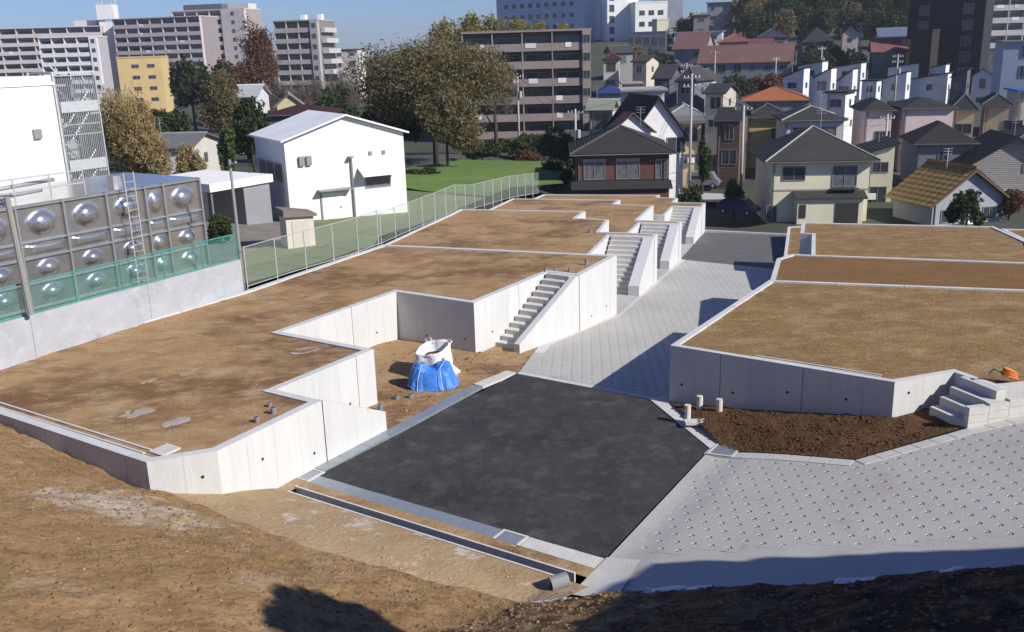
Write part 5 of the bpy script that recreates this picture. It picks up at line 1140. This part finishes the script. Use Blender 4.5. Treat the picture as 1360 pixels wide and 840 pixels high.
sheet('side_street', [UV(atZ(px, py, -4.2)) for px, py in ((930, 256), (985, 259), (990, 270), (928, 268))], lambda u, v: -4.2, 'concrete_road', 2.0)

# ------------------------------------------------------------------ small things on the site
def blob(m, p, r, seed, sq=.6, n=6):
    g = random.Random(seed); k = len(m.v); pts = []
    for i in range(3):
        ph = [-.6, .15, .75][i]; rr = math.cos(ph) * r
        for j in range(n): t_ = 6.283 * j / n + i * .4; q = g.uniform(.55, 1.35); m.v.append((p[0] + rr * q * math.cos(t_), p[1] + rr * q * math.sin(t_), p[2] + r * sq * math.sin(ph)))
    m.v.append((p[0], p[1], p[2] + r * sq))
    for i in range(2):
        for j in range(n): m.f.append((k + i * n + j, k + i * n + (j + 1) % n, k + (i + 1) * n + (j + 1) % n, k + (i + 1) * n + j))
    for j in range(n): m.f.append((k + 2 * n + j, k + 2 * n + (j + 1) % n, k + 3 * n))
g = random.Random(5)
def scatter(name, mat, n, fn, r0, r1):
    m = MB()
    for i in range(n):
        u, v, z = fn(); r = r0 + (r1 - r0) * g.random() ** 3.5
        blob(m, W(u, v, z + r * .05), r, g.random(), sq=g.uniform(.4, .75), n=5)
    return tag(m.build(name, mat, smooth=False), kind='stuff')
def on_hill():
    v = g.uniform(-32, 0); u = interp(v, BV, BU) - .15 - 9.5 * g.random() ** 1.2
    return u, v, hill_z(u, v)
scatter('soil_clods', 'clod', 22000, on_hill, .008, .058)
scatter('slope_pebbles', 'stone', 900, on_hill, .008, .035)
def on_bed():
    while True:
        u, v = g.uniform(25.2, 28.3), g.uniform(-12, -3.6)
        if u > 25.6 + max(0, (-9.4 - v)) * .9 and u > 25.4 + max(0, v + 5.3) * 1.2: break
    return u, v, bed_z(u, v)
scatter('bed_clods', 'clod_dark', 3800, on_bed, .012, .055)
def on_strip():
    v = g.uniform(-19.5, -9.8); f = g.random(); u0 = interp(v, BV, BU); u = u0 + (16.7 - u0) * f; return u, v, (interp(v, BV, BZ) - .08) * (1 - f ** 1.35) + .07 * f
scatter('strip_pebbles', 'stone', 420, on_strip, .008, .04)
def on_L1():
    while True:
        u, v = g.uniform(14, 40), g.uniform(-32, -20.8)
        if inside((u, v), offset_poly(L1, .3)): return u, v, 1.93
scatter('plot_pebbles', 'stone', 420, on_L1, .008, .035); scatter('plot_clods', 'clod', 500, on_L1, .01, .045)
def on_recess():
    while True:
        u, v = g.uniform(19, 31), g.uniform(-25.9, -19.7)
        if (u < 23.5 and v > -21.3) or 23.6 < u < 30.1 or v > -21: return u, v, 0.0
scatter('recess_clods', 'clod', 500, on_recess, .015, .07); scatter('recess_pebbles', 'stone', 260, on_recess, .012, .05)
# spilled cement, pale stains on the plot, with shapes of their own
def patch(name, u, v, z, ru, rv, mat, seed, rot=0.0):
    gg = random.Random(seed); n = 22; m = MB(); c, s_ = math.cos(rot), math.sin(rot); pts = []
    for i in range(n):
        t_ = 6.283 * i / n; q = 1 + .35 * noise.noise((math.cos(t_) * 1.6 + seed, math.sin(t_) * 1.6, 0)) + gg.uniform(-.14, .14); a, b = ru * q * math.cos(t_), rv * q * math.sin(t_); pts.append((u + a * c - b * s_, v + a * s_ + b * c))
    m.prism([W(*p, z - .05) for p in pts[::-1]], [W(*p, z) for p in pts[::-1]]); return tag(m.build(name, mat), kind='structure')
for k, (px, py, ru, rv, rot) in enumerate([(185, 547, .55, .3, .3), (235, 560, .45, .22, .2), (404, 466, .55, .3, .5), (205, 505, .35, .16, .3), (255, 494, .5, .22, .1)]):
    p = UV(atZ(px, py, 1.94)); patch('cement_stain', p[0], p[1], 1.947, ru, rv, 'cement_patch' if k < 3 else 'soil_pale', 30 + k, rot)
# blue tarpaulin over a heap, white bulk bag
def ring_shape(m, rings):
    k = len(m.v); n = len(rings[0])
    for r_ in rings: m.v += [tuple(p) for p in r_]
    for i in range(len(rings) - 1):
        for j in range(n): m.f.append((k + i * n + j, k + i * n + (j + 1) % n, k + (i + 1) * n + (j + 1) % n, k + (i + 1) * n + j))
    return k + (len(rings) - 1) * n, n
bc = (atZ(540, 523, 0) + atZ(603, 516, 0)) / 2; ctr = bc + Vector((.02, .62, 0)); ctr.z = 0
t = thing('tarpaulin', 'crumpled bright blue tarpaulin over a heap in the parking recess', 'tarpaulin', ctr, 0)
m = MB(); n = 72; rings = []
for i, (f, z) in enumerate([(1.06, .015), (1.0, .10), (.93, .38), (.86, .62), (.78, .80), (.58, .88), (.28, .90)]):
    rr_ = []
    for j in range(n):
        t_ = 6.283 * j / n; fold = 1 + (.13 * abs(math.sin(t_ * 5.5 + .8 * math.sin(t_ * 3))) - .06 + .07 * noise.noise((math.cos(t_) * 5, math.sin(t_) * 5, i * .6))) * max(.25, 1 - i / 6)
        sx = .86; sy = .60
        cxy = (abs(math.cos(t_)) ** .7 * math.copysign(1, math.cos(t_)), abs(math.sin(t_)) ** .7 * math.copysign(1, math.sin(t_)))
        rr_.append((sx * f * fold * cxy[0] + (.05 if i < 2 else 0), sy * f * fold * cxy[1], z * .86 * (1 + .14 * math.sin(t_ * 2 + 1)) + .09 * noise.noise((math.cos(t_) * 3 * f, math.sin(t_) * 3 * f, 2.5)) * min(1, z * 3)))
    rings.append(rr_)
k, n_ = ring_shape(m, rings); m.f.append(tuple(k + j for j in range(n_))); sheet_o = m.build('sheet', 'tarp_blue', t, smooth=False)
m = MB()
for j in range(0, n, 4): q = rings[1][j]; m.tube([(q[0] * 1.01, q[1] * 1.01, q[2] + .02), (q[0] * 1.03, q[1] * 1.03, q[2] + .02)], .028, 6)
tag(m.build('eyelet', 'galv', sheet_o), kind='stuff')
m = MB(); m.tube([(-.60, .1, 1.0), (-.30, -.45, .95), (-.45, -.62, .5), (-.5, -.7, .04)], .011, 5); m.tube([(.5, .1, .95), (.35, -.5, .8), (.42, -.68, .3), (.46, -.74, .03)], .011, 5); m.build('white_rope', 'bag_white', t)
bb = ctr + Vector((-.02, 1.25, 0)); bb.z = -.03
t = thing('bulk_bag', 'slumped white bulk bag standing behind the blue tarpaulin', 'bag', bb, R(-20))
m = MB(); n = 40; rings = []
for i, (s_, z) in enumerate([(.60, 0), (.68, .15), (.68, .5), (.62, .85), (.60, 1.0), (.62, 1.08), (.58, 1.12), (.52, 1.02), (.47, .78), (.40, .74)]):
    rr_ = []
    for j in range(n):
        t_ = 6.283 * j / n; c_, q_ = math.cos(t_), math.sin(t_); k_ = 1 / (abs(c_) ** 3.2 + abs(q_) ** 3.2) ** (1 / 3.2); w_ = 1 + .04 * math.sin(t_ * 7 + i) + .03 * noise.noise((t_ * 3, i, 2))
        tilt = (.08 * c_ + .13 * q_) * (z / 1.2) if i > 3 else 0
        rr_.append((s_ * k_ * c_ * w_, s_ * k_ * q_ * w_, z + tilt + .03 * noise.noise((t_ * 4, z * 5, 1))))
    rings.append(rr_)
k, n_ = ring_shape(m, rings); m.build('sack', 'bag_white', t, smooth=True)
m = MB(); q = rings[-2]; m.add([(x * .97, y * .97, z - .03) for x, y, z in q], [tuple(range(n))]); m.build('contents', 'soil_dark', t)
for s_ in (-1, 1):
    m = MB(); m.tube([(s_ * .45, .5, 1.05), (s_ * .56, .58, 1.22), (s_ * .38, .66, 1.26), (s_ * .2, .52, 1.08)], .025, 5); m.build('lifting_loop', 'bag_white', t, smooth=True)
m = MB()
for k in range(7): m.tube([(.66 + k * .03, -.4 + k * .12, .9 - k * .12), (.80 + k * .03, -.38 + k * .1, .45 - k * .05), (.92, -.3 + k * .1, .02)], .05, 5)
m.build('loose_flap', 'bag_white', t, smooth=True)
p = atZ(521, 512, 0); blobm = MB(); blob(blobm, (ctr.x - .55, ctr.y + .95, .02), .28, 4, .9, 9); tag(blobm.build('sand_heap', pm('sand_orange', (.38, .20, .06), (.28, .14, .05), 6, .95, .6, 20), smooth=True), 'small heap of orange sand between bag and tarpaulin', 'sand heap')
# pipe stubs
def stub(label, px, py, z, h, r, mat, tilt=(0, 0), group=None, inner=True):
    p = atZ(px, py, z); t = thing('pipe_stub', label, 'pipe', p, 0, group); q = Vector((tilt[0], tilt[1], 1)).normalized() * h
    MB().tube([(0, 0, -.15), q], r, 12).build('pipe', mat, t, smooth=False); 
    if inner: MB().tube([q, q * 1.004], r * .78, 12).build('bore', 'hole', t)
for i, (px, py, z, h, r, lab) in enumerate([(363, 549, 1.95, .18, .085, 'nearer grey pipe stub of the pair on the first plot edge'), (358, 540, 1.95, .12, .06, 'thin dark pipe stub behind the grey stub on the plot edge'), (341, 560, 1.95, .14, .075, 'left grey pipe stub on the first plot edge'), (527, 530, .0, .12, .09, 'dark pipe stub left of the tarpaulin foot'), (545, 529, .0, .14, .10, 'larger dark pipe stub in front of the tarpaulin'), (505, 545, .0, .22, .09, 'upright grey pipe stub by the end of the low wall'),
    (724, 362, 1.95, .22, .07, 'left of the small pipe stubs above the nearest stair'), (737, 361, 1.95, .16, .06, 'middle pipe stub above the nearest stair'), (756, 361, 1.95, .16, .06, 'right pipe stub above the nearest stair'), (778, 351, 1.95, .25, .07, 'lone pipe stub beside the plot edge past the nearest stair'),
    (783, 309, .95, .25, .08, 'pipe stub on the second left plot')]): stub(lab, px, py, z, h, r, 'pvc_grey', (.1, -.12), 'grey pipe stubs on the site')
for px, py, lab, h in [(913, 557, 'nearest pale upright stub in the planting bed', .5), (929, 544, 'pale upright stub close to the shaded wall', .48), (955, 549, 'rightmost pale upright stub in the planting bed', .5)]: stub(lab, px, py, .15, h, .105, 'pvc_white', (0, 0), 'pale stubs in the planting bed', False)
p = atZ(930, 561, .15); m = MB(); m.box(p.x - .5, p.x + .5, p.y - .18, p.y + .18, .12, .2); tag(m.build('concrete_slab', 'concrete_block'), 'small pale slab lying in the planting bed beside the stubs', 'slab')
p = atZ(785, 781, .2); t = thing('drain_pipe', 'short grey concrete pipe at the end of the drain channel', 'pipe', atZ(742, 780, .15), R(10))
MB().tube([(-.2, 0, .1), (.22, .08, .14)], .17, 14).build('pipe', 'pvc_grey', t); MB().tube([(-.205, 0, .1), (-.2, 0, .1)], .14, 14).build('bore', 'hole', t)
# orange hose coil, green plastic by the right stair
p = atZ(1340, 508, 2.02); t = thing('hose_coil', 'small coil of orange hose beside the short stair at the right edge', 'hose', p)
for k in range(4): m = MB().tube([(.24 * math.cos(a / 10 * 6.283) * (1 - .06 * k), .12 * math.sin(a / 10 * 6.283), .06 + .06 * k + .20 * abs(math.sin(a / 20 * 6.283))) for a in range(11)], .03, 6, False); m.build('loop', 'orange_plastic', t, smooth=True)
m = MB().tube([(-.2, 0, .3), (-.45, .05, .42), (-.62, 0, .3)], .03, 6); m.build('nozzle', 'green_plastic', t)
p = atZ(1237, 536, 1.05); t = thing('garden_tap', 'dark green post tap in the planting bed beside the short stair', 'tap', p); MB().tube([(0, 0, -.1), (0, 0, .55)], .06, 8).build('post', 'green_plastic', t); MB().tube([(0, 0, .45), (-.05, -.14, .45)], .025, 6).build('spout', 'orange_plastic', t)
# strips of plastic sheet along the crest of the slope
for k, (v0, v1, lab) in enumerate([(-9.8, -8.9, 'thin torn plastic sheet on the slope crest below the concrete apron'), (-7.3, -5.9, 'torn white plastic sheet along the shaded bank crest'), (-3.6, -2.9, 'crumpled pale plastic sheet on the bank crest further right'), (-1.9, -1.5, 'small pale plastic scrap on the bank crest near the right edge')]):
    m = MB(); n = 26
    for i in range(n + 1):
        v = v0 + (v1 - v0) * i / n; ub = interp(v, BV, BU) + 0.10 * noise.noise((v * 1.1, 0, 4)); z = hill_z(ub, v)
        for du, dz in ((.07, -.16), (.04, .0), (0, .035), (-.10 - .05 * noise.noise((v * 5, 0, 0)), .05), (-.2, .03)): m.v.append(tuple(W(ub + du, v, z + dz + .02 * noise.noise((v * 7, du * 9, 0)))))
    for i in range(n):
        for j in range(4): k_ = i * 5 + j; m.f.append((k_, k_ + 1, k_ + 6, k_ + 5))
    tag(m.build('plastic_sheet', 'plastic_sheet', smooth=True), lab, 'plastic sheet', 'plastic sheeting on the bank')

# ------------------------------------------------------------------ overhead wires between the poles
PT = {}
for o in list(COL.objects):
    if o.name.startswith('utility_pole'):
        h = max((o.location.z + c.location.z + max(v.co.z for v in c.data.vertices)) for c in o.children if c.name.startswith('shaft')); PT[o['label']] = Vector((o.location.x, o.location.y, h))
def wire(a, b, dz, lab):
    p, q = PT[a] + Vector((0, 0, dz)), PT[b] + Vector((0, 0, dz)); sag = (q - p).length * .022
    m = MB().tube([p.lerp(q, i / 12) - Vector((0, 0, sag * 4 * (i / 12) * (1 - i / 12))) for i in range(13)], .022, 4); tag(m.build('power_line', 'dark_alu'), lab, 'wire', 'overhead wires')
P_ = ['utility pole in front of the brown apartment', 'utility pole left of the brick house roof', 'tall utility pole right of the ochre house', 'utility pole left of the cream house', 'slim pole in front of the pink house', 'utility pole among the white row houses', 'tall utility pole on the hillside below the wood', 'utility pole below the large slate roof', 'utility pole beside the tall grey house', 'utility pole in front of the salmon roof']
for a, b, n in [(0, 1, 'from the brown apartment pole to the brick house pole'), (1, 2, 'over the brick house roof to the tall pole'), (2, 3, 'from the tall pole to the cream house pole'), (3, 4, 'over the cream house roof'), (4, 5, 'from the pink house pole up to the white row'), (5, 6, 'from the white row up the hillside'), (6, 7, 'along the hillside below the wood'), (2, 8, 'from the tall pole uphill to the grey house pole'), (8, 9, 'from the grey house pole to the salmon roof pole')]:
    wire(P_[a], P_[b], -.25, 'upper overhead wire ' + n); wire(P_[a], P_[b], -1.15, 'lower overhead wire ' + n)

# ------------------------------------------------------------------ thin winter haze over the valley
m = MB().box(-1520, 1520, -60, 2180, -11, 46); hz = m.build('haze', 'haze') if 'haze' in MATS else None
if hz: tag(hz, kind='stuff')
